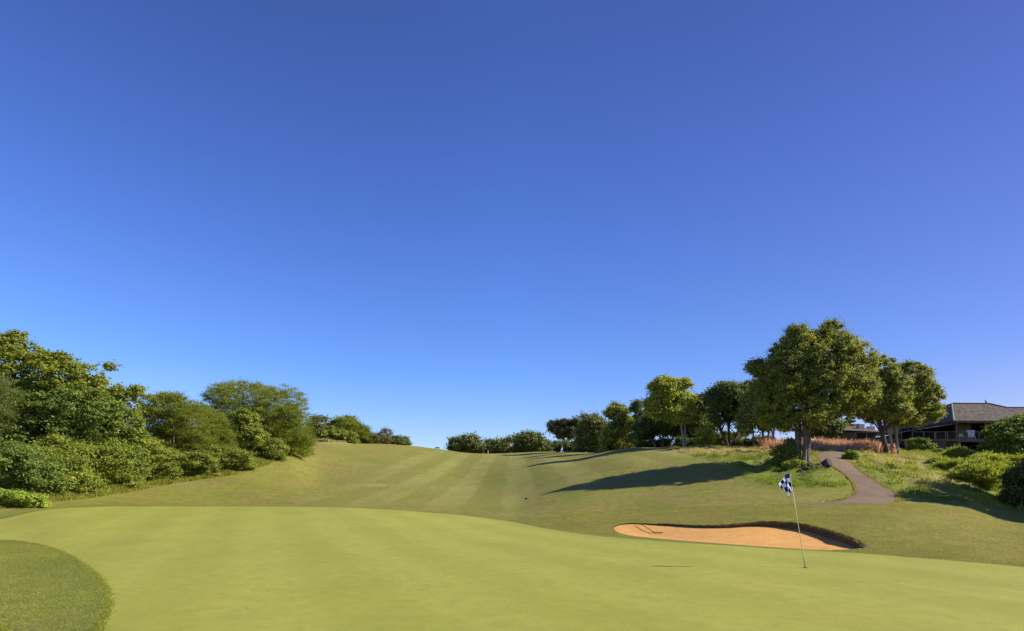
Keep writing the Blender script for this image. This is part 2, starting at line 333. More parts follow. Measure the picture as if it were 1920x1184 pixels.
def mat_ground():
    t = NT('turf'); a = t.attr('Col'); sep = t.n('ShaderNodeSeparateColor'); t.l(a.outputs['Color'], sep.inputs[0])
    v = t.coord(); n1 = t.noise(v, .22, 5, .6); n2 = t.noise(v, 2.2, 5, .65); n3 = t.noise(v, 18, 5, .8); n4 = t.noise(t.coord((1, .35, 1)), .55, 4, .6)
    base = t.ramp(n1, [(.34, (.205, .203, .031)), (.5, (.256, .243, .041)), (.66, (.295, .257, .056))])
    base = t.mix(t.ramp(n4, [(.46, 0.), (.64, .8)]), base, (.31, .205, .065))
    base = t.mix(t.ramp(n2, [(.42, 0.), (.6, .7)]), base, (.135, .155, .019))
    # mowing stripes: bands running away up the fairway
    g = t.n('ShaderNodeNewGeometry'); sx = t.n('ShaderNodeSeparateXYZ'); t.l(g.outputs['Position'], sx.inputs[0])
    ph = t.math('ADD', t.math('MULTIPLY', sx.outputs[0], 1.13), t.math('MULTIPLY', n1, 1.6))
    s1 = t.math('SINE', ph); s1 = t.math('MULTIPLY', t.math('ADD', t.math('MULTIPLY', s1, 2.2), .5), 1, True)
    brk = t.ramp(t.noise(t.coord((1, .4, 1)), .35, 5, .7), [(.36, .15), (.6, 1.)])
    base = t.mix(t.math('MULTIPLY', t.math('MULTIPLY', s1, t.math('MULTIPLY', a.outputs['Alpha'], brk)), .55), base, (.33, .325, .085))
    base = t.mix(t.math('MULTIPLY', t.math('MULTIPLY', t.math('SUBTRACT', 1.0, s1), t.math('MULTIPLY', a.outputs['Alpha'], brk)), .2), base, (.19, .205, .025))
    base = t.mix(t.math('MULTIPLY', sep.outputs[2], .6), base, (.12, .17, .02))
    lush = t.ramp(n2, [(.3, (.12, .165, .022)), (.6, (.21, .25, .032)), (.8, (.15, .14, .04))])
    base = t.mix(sep.outputs[0], base, lush)
    dry = t.ramp(n2, [(.3, (.30, .23, .09)), (.7, (.46, .36, .16))])
    base = t.mix(t.math('MULTIPLY', sep.outputs[1], t.math('ADD', n2, .55), True), base, dry)
    base = t.mix(t.math('MULTIPLY', t.ramp(n3, [(.42, 1.), (.56, 0.)]), .6), base, (.095, .10, .02))
    n6 = t.noise(t.coord((1, .7, 1)), 1.1, 9, .78)
    base = t.mix(t.ramp(n6, [(.28, .55), (.44, 0.)]), base, (.34, .27, .09)); base = t.mix(t.ramp(n6, [(.54, 0.), (.70, .5)]), base, (.105, .135, .016))
    bm = t.math('ADD', t.math('MULTIPLY', n3, .7), n2)
    m = t.finish(base, .85, bm, .75, .06, .15); return m
def mat_green():
    t = NT('green_turf'); v = t.coord(); n1 = t.noise(v, .3, 4, .6); n2 = t.noise(t.coord((1, .6, 1), R(25)), .8, 5, .65); n3 = t.noise(v, 60, 2, .7); n5 = t.noise(v, 9, 3, .6)
    g = t.n('ShaderNodeNewGeometry'); sx = t.n('ShaderNodeSeparateXYZ'); t.l(g.outputs['Position'], sx.inputs[0])
    ph = t.math('ADD', t.math('ADD', t.math('MULTIPLY', sx.outputs[0], 2.1), t.math('MULTIPLY', sx.outputs[1], .92)), t.math('MULTIPLY', n1, 2.4))
    s1 = t.math('MULTIPLY', t.math('ADD', t.math('MULTIPLY', t.math('SINE', ph), .8), .5), 1, True)
    base = t.ramp(n1, [(.3, (.27, .285, .036)), (.52, (.315, .318, .041)), (.7, (.34, .315, .048))])
    base = t.mix(t.math('MULTIPLY', s1, .4), base, (.39, .39, .068))
    base = t.mix(t.ramp(n2, [(.45, 0.), (.75, .45)]), base, (.235, .25, .032))
    base = t.mix(t.math('MULTIPLY', t.ramp(n5, [(.5, 0.), (.65, 1.)]), .4), base, (.33, .27, .09))
    base = t.mix(t.math('MULTIPLY', t.ramp(n3, [(.42, 1.), (.55, 0.)]), .45), base, (.14, .155, .02))
    n6 = t.noise(t.coord((1, .8, 1), R(20)), 3.2, 9, .78)
    base = t.mix(t.ramp(n6, [(.46, 0.), (.66, .55)]), base, (.20, .215, .028)); base = t.mix(t.ramp(n6, [(.28, .5), (.42, 0.)]), base, (.42, .37, .085))
    vo = t.n('ShaderNodeTexVoronoi'); t.l(v, vo.inputs['Vector']); vo.inputs['Scale'].default_value = .9
    base = t.mix(t.ramp(vo.outputs['Distance'], [(.02, .5), (.05, 0.)]), base, (.15, .13, .04))
    return t.finish(base, .8, t.math('ADD', n3, n5), .45, .012, .2)
def mat_sand():
    t = NT('sand'); v = t.coord(); n = t.noise(v, 2, 5, .6); n2 = t.noise(v, 40, 3, .7)
    wv = t.n('ShaderNodeTexWave'); wv.wave_profile = 'SIN'; t.l(t.coord((.35, 1, 1), R(12)), wv.inputs[0]); wv.inputs['Scale'].default_value = 1.6; wv.inputs['Distortion'].default_value = 5; wv.inputs['Detail'].default_value = 3
    c = t.ramp(n, [(.3, (.60, .30, .080)), (.7, (.74, .39, .115))]); c = t.mix(t.math('MULTIPLY', n2, .35), c, (.72, .42, .18))
    c = t.mix(t.math('MULTIPLY', t.ramp(wv.outputs['Fac'], [(.8, 0.), (1., 1.)]), .10), c, (.42, .21, .07))
    w2 = t.n('ShaderNodeTexWave'); w2.wave_profile = 'SIN'; w2.bands_direction = 'Y'; t.l(t.coord((.25, 1, 1), R(-10)), w2.inputs[0]); w2.inputs['Scale'].default_value = 9; w2.inputs['Distortion'].default_value = 2.5
    n7 = t.noise(v, 5.5, 4, .7); c = t.mix(t.math('MULTIPLY', t.ramp(n7, [(.55, 0.), (.66, 1.)]), .28), c, (.40, .20, .065))
    c = t.mix(t.math('MULTIPLY', w2.outputs['Fac'], .10), c, (.42, .21, .07))
    h = t.math('ADD', t.math('MULTIPLY', n2, .4), t.math('ADD', t.math('MULTIPLY', n7, 1.6), t.math('MULTIPLY', w2.outputs['Fac'], .45)))
    return t.finish(c, .95, h, .7, .035, .1)
def mat_path():
    t = NT('path_tarmac'); v = t.coord(); n = t.noise(v, .7, 5, .6); n2 = t.noise(v, 30, 3, .7)
    c = t.ramp(n, [(.3, (.135, .090, .058)), (.7, (.205, .142, .094))]); c = t.mix(t.math('MULTIPLY', n2, .4), c, (.24, .17, .115))
    n4 = t.noise(v, 2.2, 6, .75); c = t.mix(t.ramp(n4, [(.5, 0.), (.68, .5)]), c, (.09, .068, .048)); c = t.mix(t.ramp(n4, [(.3, .4), (.42, 0.)]), c, (.27, .19, .115))
    return t.finish(c, .9, n2, .5, .01, .2)
M['turf'] = mat_ground(); M['green'] = mat_green(); M['sand'] = mat_sand(); M['path'] = mat_path()

ids, f = sub(cf[reg == 0]); gz = Zv[ids].copy()
np_mesh('ground', np.c_[Xv[ids], Yv[ids], gz], f, masks(Xv[ids], Yv[ids]), True, mat=M['turf'])['kind'] = 'structure'
ids, f = sub(cf[reg == 1]); np_mesh('putting_green', np.c_[Xv[ids], Yv[ids], Zv[ids]], f, None, True, mat=M['green'])['kind'] = 'structure'
ids, f = sub(cf[reg == 3])
db = dist_poly(PATH, Xv[ids], Yv[ids])
np_mesh('cart_path', np.c_[Xv[ids], Yv[ids], Zv[ids]-.0*db], f, None, True, mat=M['path'])['kind'] = 'structure'
o = MB().box(-4000, 4000, -3000, 4000, -3.2, -3.0).build('land', M['turf']); o['kind'] = 'structure'
E = world_line(smooth_line([(1540, 942), (1575, 938), (1598, 929), (1604, 920), (1598, 905), (1584, 890), (1562, 876), (1541, 866)], 6)); dE = np.gradient(E, axis=0); dE = np.c_[-dE[:, 1], dE[:, 0]]/np.linalg.norm(dE, axis=1)[:, None]
n = len(E); a = E+dE*.03; b = E+dE*.09; V = np.vstack([np.c_[p, ter(p[:, 0], p[:, 1])+h] for p, h in ((a, -.02), (a, .035), (b, .035), (b, -.02))])
tag(np_mesh('path_edging', V, np.array([(k*n+i, k*n+i+1, (k+1)*n+i+1, (k+1)*n+i) for k in range(3) for i in range(n-1)]), mat=simple('edging', (.16, .13, .05), (.26, .20, .09), 6)), kind='structure')
# bunker: sand bed below the turf, earth lip around it
def sand_drop(X, Y):
    u = CX+F*X/Y; d = dist_poly(BUNK, X, Y)
    s = HOR+(CAMZ-ter(X, Y))*F/Y
    mid = np.interp(u, [1150, 1250, 1350, 1450, 1560, 1618], [991, 998, 1003, 1003, 1014, 1025])
    back = np.clip((mid-s)/8+.5, 0, 1); lipb = np.interp(u, [1150, 1200, 1330, 1400, 1470, 1560, 1610, 1620], [.04, .06, .08, .14, .24, .27, .25, .15])
    edge = lipb*back+.05*(1-back); return edge+.10*np.clip(d/1.2, 0, 1)*(1-back)
ids, f = sub(cf[reg == 2]); dr = sand_drop(Xv[ids], Yv[ids])
nz = .012*np.sin(Xv[ids]*1.3+1)*np.sin(Yv[ids]*1.1)
np_mesh('bunker_sand', np.c_[Xv[ids], Yv[ids], Zv[ids]-dr+nz*np.clip(dist_poly(BUNK, Xv[ids], Yv[ids]), 0, 1)], f, None, True, mat=M['sand'])['kind'] = 'structure'
q = resample(BUNK, .35); n = len(q); tz = ter(q[:, 0], q[:, 1]); bz = tz-sand_drop(q[:, 0], q[:, 1])-.03
nrm = np.roll(q, -1, 0)-np.roll(q, 1, 0); nrm = np.c_[nrm[:, 1], -nrm[:, 0]]; nrm /= np.linalg.norm(nrm, axis=1)[:, None]+1e-9
if inpoly(BUNK, *(q[5:6]+nrm[5:6]*.03).T)[0]: nrm = -nrm     # outwards
jit = RNG.uniform(0, .05, n)
top = np.c_[q-nrm*(.01+jit[:, None]*.6), tz+.03+jit*.5]; mid = np.c_[q+nrm*.03, tz-.04]; bot = np.c_[q+nrm*.02, bz]
out = np.c_[q+nrm*.12, tz+.012]
V = np.vstack([out, top, mid, bot]); fs = [(k*n+i, k*n+(i+1) % n, (k+1)*n+(i+1) % n, (k+1)*n+i) for k in range(3) for i in range(n) if (tz-bz)[i] > .095]
M['lip'] = simple('lip_earth', (.06, .045, .02), (.17, .11, .05), 9, .95, 1)
tag(np_mesh('bunker_lip', V, np.array(fs), mat=M['lip']), kind='structure')

# ------------------------------------------------------------------ grass blades
def blades(name, X, Y, h, wd, c0, c1, lean=.35, kind='stuff', parent=None, z=None, tips=None):
    n = len(X); z = ter(X, Y) if z is None else z
    az = RNG.uniform(0, 2*math.pi, n); hh = h*RNG.uniform(.55, 1.25, n); ww = wd*RNG.uniform(.7, 1.3, n)
    dx = np.cos(az); dy = np.sin(az); la = RNG.uniform(0, 1, n)*lean*hh; lz = RNG.uniform(0, 2*math.pi, n)
    b = np.c_[X, Y, z-.02]; side = np.c_[dx, dy, 0*dx]*ww[:, None]/2
    mid = b+np.c_[np.cos(lz)*la*.35, np.sin(lz)*la*.35, hh*.6]; tip = b+np.c_[np.cos(lz)*la, np.sin(lz)*la, hh]
    V = np.stack([b-side, b+side, mid+side*.8, tip, mid-side*.8], 1).reshape(-1, 3)
    k = np.arange(n)*5; fs = np.c_[k, k+1, k+2, k+3, k+4]
    m = RNG.uniform(0, 1, (n, 1)); c = np.asarray(c0)*(1-m)+np.asarray(c1)*m; c = c*RNG.uniform(.75, 1.25, (n, 1))
    c = np.repeat(c, 5, 0)
    if tips is not None: c.reshape(n, 5, -1)[:, 2:] = c.reshape(n, 5, -1)[:, 2:]*.3+np.asarray(tips)*.7
    o = np_mesh(name, V, fs, c, mat=M['leaf'], parent=parent)
    if kind: o['kind'] = kind
    return o
def scatter_screen(n, poly, near, far):
    """uniform over the plan area of a patch of ground bounded by poly"""
    poly = np.array(poly, float); ox = []; oy = []; got = 0
    u0, u1 = poly[:, 0].min(), poly[:, 0].max()
    while got < n:
        Y = np.sqrt(RNG.uniform(near**2, far**2, 60000)); u = RNG.uniform(u0, u1, 60000); X = (u-CX)/F*Y
        s = HOR+(CAMZ-ter(X, Y))*F/Y; k = inpoly(poly, u, s); ox.append(X[k]); oy.append(Y[k]); got += k.sum()
        if k.sum() == 0: break
    return np.concatenate(ox)[:n], np.concatenate(oy)[:n]
def clumped(X, Y, amt=1.0, sc=.9):
    v = np.sin(X*sc*2.1+np.sin(Y*sc*1.3)*2)+np.sin(Y*sc*1.7+np.sin(X*sc*1.1+1)*2)+.8*np.sin(X*sc*.6+Y*sc*.5); return np.clip(.5+v*.22*amt, .12, 1.1)

# foreground fringe: clipped but coarse turf left of the green
LEFTF = [(-80, 1016), (0, 1014.5), (40, 1017), (80, 1024), (118, 1037), (150, 1055), (180, 1079), (196, 1101), (203, 1126), (197, 1150), (184, 1186), (190, 1210), (-80, 1210)]
X, Y = scatter_screen(120000, LEFTF, 6.3, 21)
v = np.clip(.5+.5*np.sin(X*.9+1.7*np.sin(Y*.6))*np.sin(Y*.8+X*.3), 0, 1)[:, None]
blades('fringe_grass', X, Y, .030, .008, np.array([[.24, .27, .04]])*(.85+.35*v), np.array([[.42, .42, .09]])*(.85+.3*v), 1.2)
X, Y = scatter_screen(170000, [(1000, 975), (1100, 960), (1300, 950), (1500, 944), (1700, 944), (1800, 951), (1930, 972), (1930, 1066), (1800, 1053.5), (1620, 1039), (1560, 1035.8), (1560, 1032), (1622, 1028), (1620, 1020), (1598, 1008), (1560, 996), (1520, 985), (1480, 978.5), (1440, 977), (1372, 982), (1335, 984), (1262, 982), (1200, 979), (1160, 981), (1146, 990), (1160, 1003), (1150, 1005), (1050, 993)], 13, 36)
k = ~inpoly(BUNK, X, Y) & ~inpoly(GREEN, X, Y); X = X[k]; Y = Y[k]; v = np.clip(.5+.5*np.sin(X*1.1+1.7*np.sin(Y*.7))*np.sin(Y*.9+X*.5), 0, 1)[:, None]
blades('coarse_grass', X, Y, .035, .012, np.array([[.19, .185, .025]])*(.8+.4*v), np.array([[.40, .34, .07]])*(.85+.3*v), 1.2)
q = resample(g_front, .05); q = q[(q[:, 1] > 6) & (np.abs(q[:, 0]) < 25)]; q = np.repeat(q, 12, 0)[:60000]; q = q+RNG.normal(size=q.shape)*.035
blades('edge_grass', q[:, 0], q[:, 1], .04, .008, (.18, .22, .03), (.42, .42, .08), 1.1)
q = resample(PATH, .08); q = q[(q[:, 1] > 30.8)]; q = np.repeat(q, 7, 0); q = q+RNG.normal(size=q.shape)*.07
blades('verge_grass', q[:, 0], q[:, 1], .11, .018, (.17, .20, .03), (.40, .37, .08), 1.1)
# overhanging tufts along the bunker's far lip
q = resample(BUNK, .12); q = q[(sand_drop(q[:, 0], q[:, 1]) > .09)]; q = np.repeat(q, 5, 0)+RNG.normal(size=(len(q)*5, 2))*.05
blades('lip_grass', q[:, 0], q[:, 1], .07, .014, (.16, .15, .03), (.36, .30, .09), 1.4, z=ter(q[:, 0], q[:, 1])+.01)
# long lush grass round the big tree and on the right bank
def rough(name, n, poly, near, far, h, wd, c0, c1, lean=.7):
    X, Y = scatter_screen(n, poly, near, far); c = clumped(X, Y); k = RNG.uniform(0, 1, len(X)) < c
    X = X[k]; Y = Y[k]; m = masks(X, Y)[:, 1:2]
    dry0, dry1 = np.array([[.40, .33, .14]]), np.array([[.62, .52, .27]]); v = np.clip(.5+.5*np.sin(X*1.3+2*np.sin(Y*.9))*np.sin(Y*1.1+X*.4), 0, 1)[:, None]
    c0 = np.array([c0])*(1-m)+dry0*m; c1 = np.array([c1])*(1-m)+dry1*m; c0 = c0*(.6+.6*v); c1 = c1*(.65+.5*v)
    return blades(name, X, Y, h*clumped(X, Y, 1.3, 1.7)*1.3, wd, c0, c1, lean)
rough('long_grass', 150000, [p for p in R1], 30, 88, .20, .03, (.13, .19, .02), (.32, .36, .045))
rough('bank_grass', 170000, [(1590, 848), (1596, 862), (1620, 884), (1664, 911), (1700, 930), (1740, 936), (1830, 944), (1960, 966), (1960, 830), (1600, 838)], 30, 88, .26, .03, (.15, .22, .02), (.36, .40, .05))
X, Y = scatter_screen(60000, [(-80, 968), (60, 945), (150, 938), (240, 924), (330, 907), (440, 891), (505, 872), (550, 842), (566, 833), (560, 826), (500, 850), (430, 872), (240, 900), (-80, 925)], 27, 90)
blades('margin_grass', X, Y, .34*clumped(X, Y)*1.2, .028, (.17, .20, .03), (.36, .36, .06), .8)
X, Y = scatter_screen(26000, [(572, 831), (600, 828.5), (700, 832.5), (700, 829), (640, 820), (572, 824)], 85, 135)
blades('pale_crest_grass', X, Y, .9*clumped(X, Y, 1, .5), .10, (.26, .27, .06), (.50, .44, .20), .8)

# ------------------------------------------------------------------ trees and shrubs
def leaves(lobes, n, L, W, cr, pal, zmin=None, flat=.75, up=.5, out=.7, rnd=.7, spike=0.0, shell=.55, fill=1.0, clump_n=None):
    """lobes: (x,y,z,rx,ry,rz). Clumps of separate leaves spread through the crown."""
    lob = np.array(lobes, float); vol = (lob[:, 3]*lob[:, 5])+.3; pr = vol/vol.sum()
    nc = clump_n or max(12, int(5.5*sum(l[3]*l[5] for l in lobes)/cr**2*fill))
    li = RNG.choice(len(lob), nc, p=pr); d = RNG.normal(size=(nc, 3)); d /= np.linalg.norm(d, axis=1)[:, None]
    d[:, 2] = np.where(d[:, 2] < -.8, -d[:, 2]*.8, d[:, 2])
    rad = 1-(1-shell)*RNG.uniform(0, 1, nc)**1.5
    C = lob[li, :3]+d*lob[li, 3:6]*rad[:, None]*.93
    if zmin is not None: C[:, 2] = np.maximum(C[:, 2], ter(C[:, 0], C[:, 1])+cr*RNG.uniform(.1, .8, nc))
    cs = cr*RNG.uniform(.6, 1.35, nc); ctint = RNG.uniform(0, 1, nc)
    ci = RNG.choice(nc, n, p=(cs**2)/(cs**2).sum())
    e = RNG.normal(size=(n, 3)); e /= np.linalg.norm(e, axis=1)[:, None]; e[:, 2] = np.where(RNG.uniform(0, 1, n) < .7, np.abs(e[:, 2]), e[:, 2])
    rr = np.abs(RNG.normal(0, .62, n))+.12; stray = RNG.uniform(0, 1, n) < .10; rr = np.minimum(np.where(stray, rr*1.4, rr), 1.75)
    Pp = C[ci]+e*np.c_[cs[ci], cs[ci], cs[ci]*flat]*rr[:, None]
    nn = e*out+d[ci]*.35+np.array([0, 0, up])+RNG.normal(size=(n, 3))*rnd; nn /= np.linalg.norm(nn, axis=1)[:, None]
    t = np.cross(nn, RNG.normal(size=(n, 3)))
    if spike: t = t*(1-spike)+(e+d[ci]*.8+np.array([0, 0, .5])+RNG.normal(size=(n, 3))*.35)*spike
    t /= np.linalg.norm(t, axis=1)[:, None]+1e-9; b = np.cross(nn, t); b /= np.linalg.norm(b, axis=1)[:, None]+1e-9
    sc = RNG.uniform(.6, 1.3, n)[:, None]; t = t*L*sc/2; b = b*W*sc/2
    V = np.stack([Pp-t, Pp+b-t*.1, Pp+t, Pp-b-t*.1], 1).reshape(-1, 3); k = np.arange(n)*4; fs = np.c_[k, k+1, k+2, k+3]
    pal = np.array(pal, float); m = np.clip(ctint[ci]*.6+RNG.uniform(0, 1, n)*.5-.05, 0, 1)*(len(pal)-1)
    i0 = np.minimum(m.astype(int), len(pal)-2); fr = (m-i0)[:, None]; c = pal[i0]*(1-fr)+pal[i0+1]*fr
    c = c*RNG.uniform(.8, 1.2, (n, 1)); return V, fs, np.repeat(c, 4, 0), C
PAL = {
 'yellow_broad': [(.12, .165, .03), (.20, .245, .032), (.29, .325, .036), (.37, .375, .045)],
 'mid_broad':    [(.10, .155, .034), (.15, .21, .042), (.21, .27, .05), (.29, .33, .065)],
 'grey_fine':    [(.15, .19, .07), (.20, .235, .075), (.27, .30, .085)],
 'acacia':       [(.145, .185, .036), (.20, .245, .045), (.28, .315, .055), (.34, .36, .065)],
 'bush':         [(.145, .195, .034), (.21, .265, .042), (.30, .345, .05), (.38, .39, .065)],
 'bright_low':   [(.24, .32, .04), (.35, .44, .055), (.46, .54, .085)],
 'main':         [(.14, .17, .055), (.20, .235, .06), (.29, .315, .06), (.43, .42, .06)],
 'dark':         [(.09, .115, .034), (.13, .16, .042), (.195, .225, .052)],
 'far':          [(.11, .135, .05), (.16, .185, .055), (.25, .265, .07)],
 'light':        [(.26, .30, .055), (.36, .39, .06), (.48, .49, .07)],
 'brown':        [(.15, .115, .07), (.21, .17, .085), (.22, .22, .09)],
 'bamboo':       [(.20, .25, .045), (.29, .34, .06), (.42, .45, .11)],
}
def tube_np(pts, rad, n, acc):
    acc.tube(pts, rad, n, cap=False)
def skeleton(base, stems, C, rb, crown_mid, limbs, mb, taper_h):
    """stems lean from base towards the crown; limbs run out to clump centres"""
    for sdx, sdy, tdx, tdy, r in stems:
        b = base+Vector((sdx, sdy, 0)); b.z = float(ter(b.x, b.y))-.25; t = Vector((base.x+tdx, base.y+tdy, taper_h))
        pts = []; rad = []
        for k in range(9):
            q = k/8; p = b.lerp(t, q); p += Vector((math.sin(q*5+r*30), math.cos(q*4+sdx*7), 0))*r*.55*q
            pts.append(p); rad.append(r*(1.25 if k == 0 else 1-.45*q))
        mb.tube(pts, rad, 9, cap=False)
        m = max(2, limbs//len(stems)); idx = RNG.choice(len(C), min(m, len(C)), replace=False)
        for i in idx:
            e = Vector(C[i]); q = random.uniform(.5, 1.0); k = min(7, int(q*8)); s = pts[k]; rs = rad[k]*random.uniform(.35, .6)
            if e.z < s.z: q = .35; s = pts[3]
            c1 = s+(e-s)*.35+Vector((0, 0, (e-s).length*.18)); L = [s]; rr = [rs]
            for j in range(1, 7):
                tt = j/6; L.append(s*(1-tt)**2+c1*2*tt*(1-tt)+e*tt*tt+Vector((random.uniform(-1, 1), random.uniform(-1, 1), random.uniform(-.5, .5)))*.06); rr.append(rs*(1-tt*.85))
            mb.tube(L, rr, 5, cap=False)
            for _ in range(2):
                j = random.randint(2, 5); e2 = Vector(C[RNG.integers(len(C))]); v = e2-L[j]
                if v.length > 3: v = v.normalized()*random.uniform(1, 2.4)
                mb.tube([L[j], L[j]+v*.5+Vector((0, 0, .12)), L[j]+v], [rr[j]*.6, rr[j]*.4, rr[j]*.15], 4, cap=False)
def lobes_world(lp, Yd, dscale=.85):
    o = []
    for l in lp:
        px, py, rx, ry = l[:4]; Y = Yd+(l[4] if len(l) > 4 else 0); X = Xp(px, Y); k = Y/F
        o.append((X, Y, Zp(py, Y), rx*k, max(rx, ry*.8)*k*dscale, ry*k))
    return o
def tree(name, label, cat, Yd, bpx, lp, n, L, W, cr, pal, stems=None, bark='bark', limbs=14, group=None, trunk=True, tz=None, skirt=False, dscale=.95, **kw):
    base = gp(bpx, Yd); lob = lobes_world(lp, Yd, dscale); n = int(n*1.6); zg = None
    if skirt or not trunk:
        ex = []
        for x, y, z, a, b, c in lob:
            g = float(ter(x, y))
            ex.append((x, y+b*.45, g+.34*(z-g), a*1.08, b*.62, max(.2, .5*(z-g))))
        lob += ex; zg = 1
    r = empty(name, base); tag(r, label, cat, group)
    V, fs, c, C = leaves(lob, n, L, W, cr, PAL[pal] if isinstance(pal, str) else pal, zmin=zg, **kw)
    low = np.array([l[2]-l[5]*.3 for l in lob]).mean() if tz is None else tz
    mb = MB(); k = Yd/F
    if stems is None: h = max(l[2]+l[5] for l in lob)-base.z; stems = [(0, 0, (lob[0][0]-base.x)*.5, 0, max(.05, h*.022))]
    skeleton(base, stems, C, 0, None, limbs, mb, low)
    mb.build('trunk' if trunk else 'stems', M[bark], r, True)
    np_mesh('crown' if trunk else 'foliage', V, fs, c, parent=r, mat=M['leaf'])
    return r
def shrub(label, Yd, px, lp, n, L, W, cr, pal, cat='shrub', name='shrub', **kw):
    return tree(name, label, cat, Yd, px, lp, n, L, W, cr, pal, trunk=False, limbs=8, **kw)
AC = dict(skirt=True, flat=.55, up=.9, out=.5, rnd=.5, spike=.8, fill=1.9)
# ---- left side, back row
GL = 'trees along the left edge of the fairway'
tree('broadleaf_tree', 'tallest yellowish broadleaf tree at the left edge of the picture', 'tree', 47, 20,
     [(-50, 660, 70, 45), (10, 690, 75, 70), (70, 710, 70, 55), (-40, 740, 80, 70), (60, 770, 80, 60), (30, 632, 18, 14)], 70000, .22, .12, .42, 'yellow_broad', flat=.6, group=GL, skirt=True)
tree('broadleaf_tree', 'yellowish broadleaf tree with a tuft sticking up, right of the tallest left tree', 'tree', 46, 170,
     [(130, 715, 60, 48), (180, 745, 55, 45), (225, 762, 38, 40), (205, 690, 8, 7), (160, 790, 75, 45), (255, 735, 12, 12), (108, 676, 26, 14), (95, 672, 8, 8)], 55000, .22, .12, .42, 'yellow_broad', flat=.6, group=GL, skirt=True)
tree('fine_leaved_tree', 'grey green fine leaved tree low at the left picture edge', 'tree', 42, 0,
     [(-20, 740, 55, 40), (-10, 790, 60, 40)], 42000, .16, .05, .5, 'grey_fine', group=GL, **AC)
tree('broadleaf_tree', 'dark green broadleaf tree with pale bare twigs showing in its middle', 'tree', 43.5, 140,
     [(90, 775, 55, 38), (150, 765, 60, 40), (205, 790, 55, 42), (120, 815, 80, 40), (40, 810, 50, 40)], 62000, .20, .11, .42, 'mid_broad', flat=.6, group=GL, skirt=True)
tree('acacia_tree', 'rounded acacia between the yellowish broadleaf trees and the wide domed acacia', 'tree', 54, 325,
     [(312, 772, 46, 34), (352, 790, 48, 44), (290, 800, 42, 40), (322, 748, 24, 12), (286, 760, 26, 20)], 85000, .19, .04, .50, 'acacia', group=GL, **AC)
tree('acacia_tree', 'widest acacia with a broad flat domed crown', 'tree', 72, 490,
     [(462, 748, 76, 34), (520, 762, 62, 42), (425, 760, 46, 40), (545, 800, 42, 44), (480, 795, 85, 42)], 140000, .22, .045, .55, 'acacia', group=GL, **AC)
tree('acacia_tree', 'acacia standing in front of the domed one, its crown reaching down to the bushes', 'tree', 58, 385,
     [(372, 795, 48, 36), (400, 835, 42, 40), (350, 845, 50, 38), (400, 800, 30, 30)], 85000, .19, .04, .48, 'acacia', group=GL, **AC)
tree('sapling', 'light green young broadleaf tree growing against the domed acacia', 'tree', 63, 450,
     [(458, 790, 24, 24), (470, 820, 30, 26), (440, 835, 26, 24)], 22000, .22, .12, .36, 'bush', flat=.6, group=GL)
# ---- left side, front row of bushes
GB = 'bushes along the foot of the left trees'
for lab, Yd, px, lp, n, pal in [
    ('dark green bush at the left picture edge behind the bright ground cover', 35, 20, [(10, 870, 60, 45), (60, 885, 45, 40), (-30, 860, 60, 50)], 46000, 'mid_broad'),
    ('second bush from the left, tall with dark gaps below', 35.5, 110, [(105, 862, 50, 42), (130, 890, 42, 34)], 34000, 'bush'),
    ('yellowish green bush, largest of the front row', 37.5, 190, [(180, 858, 48, 40), (215, 872, 42, 34), (165, 888, 42, 26)], 36000, 'bush'),
    ('yellowish bush beside the dark hollow in the front row', 41, 275, [(272, 850, 38, 36), (300, 862, 34, 28), (255, 872, 30, 24)], 30000, 'bush'),
    ('mid green bush below the acacia in front of the domed one', 46, 345, [(338, 868, 34, 20), (372, 868, 34, 18)], 22000, 'acacia'),
    ('low green bush between the acacia and the round bush', 50, 425, [(415, 858, 34, 24), (448, 862, 26, 20)], 22000, 'bush'),
    ('small round bush at the top end of the front row by the fairway', 56, 515, [(512, 843, 24, 20), (480, 850, 22, 22)], 22000, 'acacia'),
    ('green bush filling under the right end of the domed acacia', 62, 545, [(540, 818, 26, 20), (520, 810, 30, 24)], 16000, 'mid_broad')]:
    Yd = hit(px, {20: 931, 110: 929, 190: 920, 275: 906, 345: 899, 425: 887, 515: 868, 545: 848}[px])+1.2
    shrub(lab, Yd, px, lp, int(n*1.15), random.uniform(.13, .19), random.uniform(.06, .09), random.uniform(.36, .52), pal, flat=random.uniform(.6, .9), group=GB, name='bush', cat='bush', fill=.85, shell=.45)
shrub('bright lime green low plant spreading at the left picture edge', 31.5, 20, [(-15, 931, 34, 11), (28, 932, 28, 10), (62, 937, 20, 8), (-60, 930, 40, 12)], 30000, .09, .07, .16, 'bright_low', name='ground_cover_plant', cat='plant')
# ---- crest beyond the pale grass
GC = 'trees and bushes on the left crest'
shrub('dark green bush right behind the domed acacia on the crest', 112, 605, [(600, 798, 22, 20), (590, 812, 20, 18)], 12000, .38, .16, .8, 'far', group=GC)
tree('acacia_tree', 'domed tree at the top of the left crest', 'tree', 120, 655, [(645, 800, 30, 20), (668, 812, 24, 20), (625, 808, 24, 14)], 22000, .42, .12, .9, 'acacia', group=GC, **AC)
shrub('light green bush in front of the domed crest tree above the pale grass', 112, 630, [(622, 816, 26, 10), (650, 820, 18, 9)], 12000, .34, .2, .6, 'bush', group=GC)
shrub('dark olive bush between the crest tree and the bare brown shrub', 122, 692, [(690, 822, 18, 12)], 7000, .34, .16, .6, 'far', group=GC)
shrub('grey brown shrub with bare twigs sticking out, on the crest', 124, 712, [(712, 822, 18, 13), (722, 812, 12, 9)], 4200, .30, .12, .7, 'brown', group=GC, bark='bark_pale')
shrub('dark rounded bush at the right end of the left crest row', 132, 748, [(745, 830, 24, 11), (730, 829, 16, 9)], 11000, .38, .18, .7, 'far', group=GC)
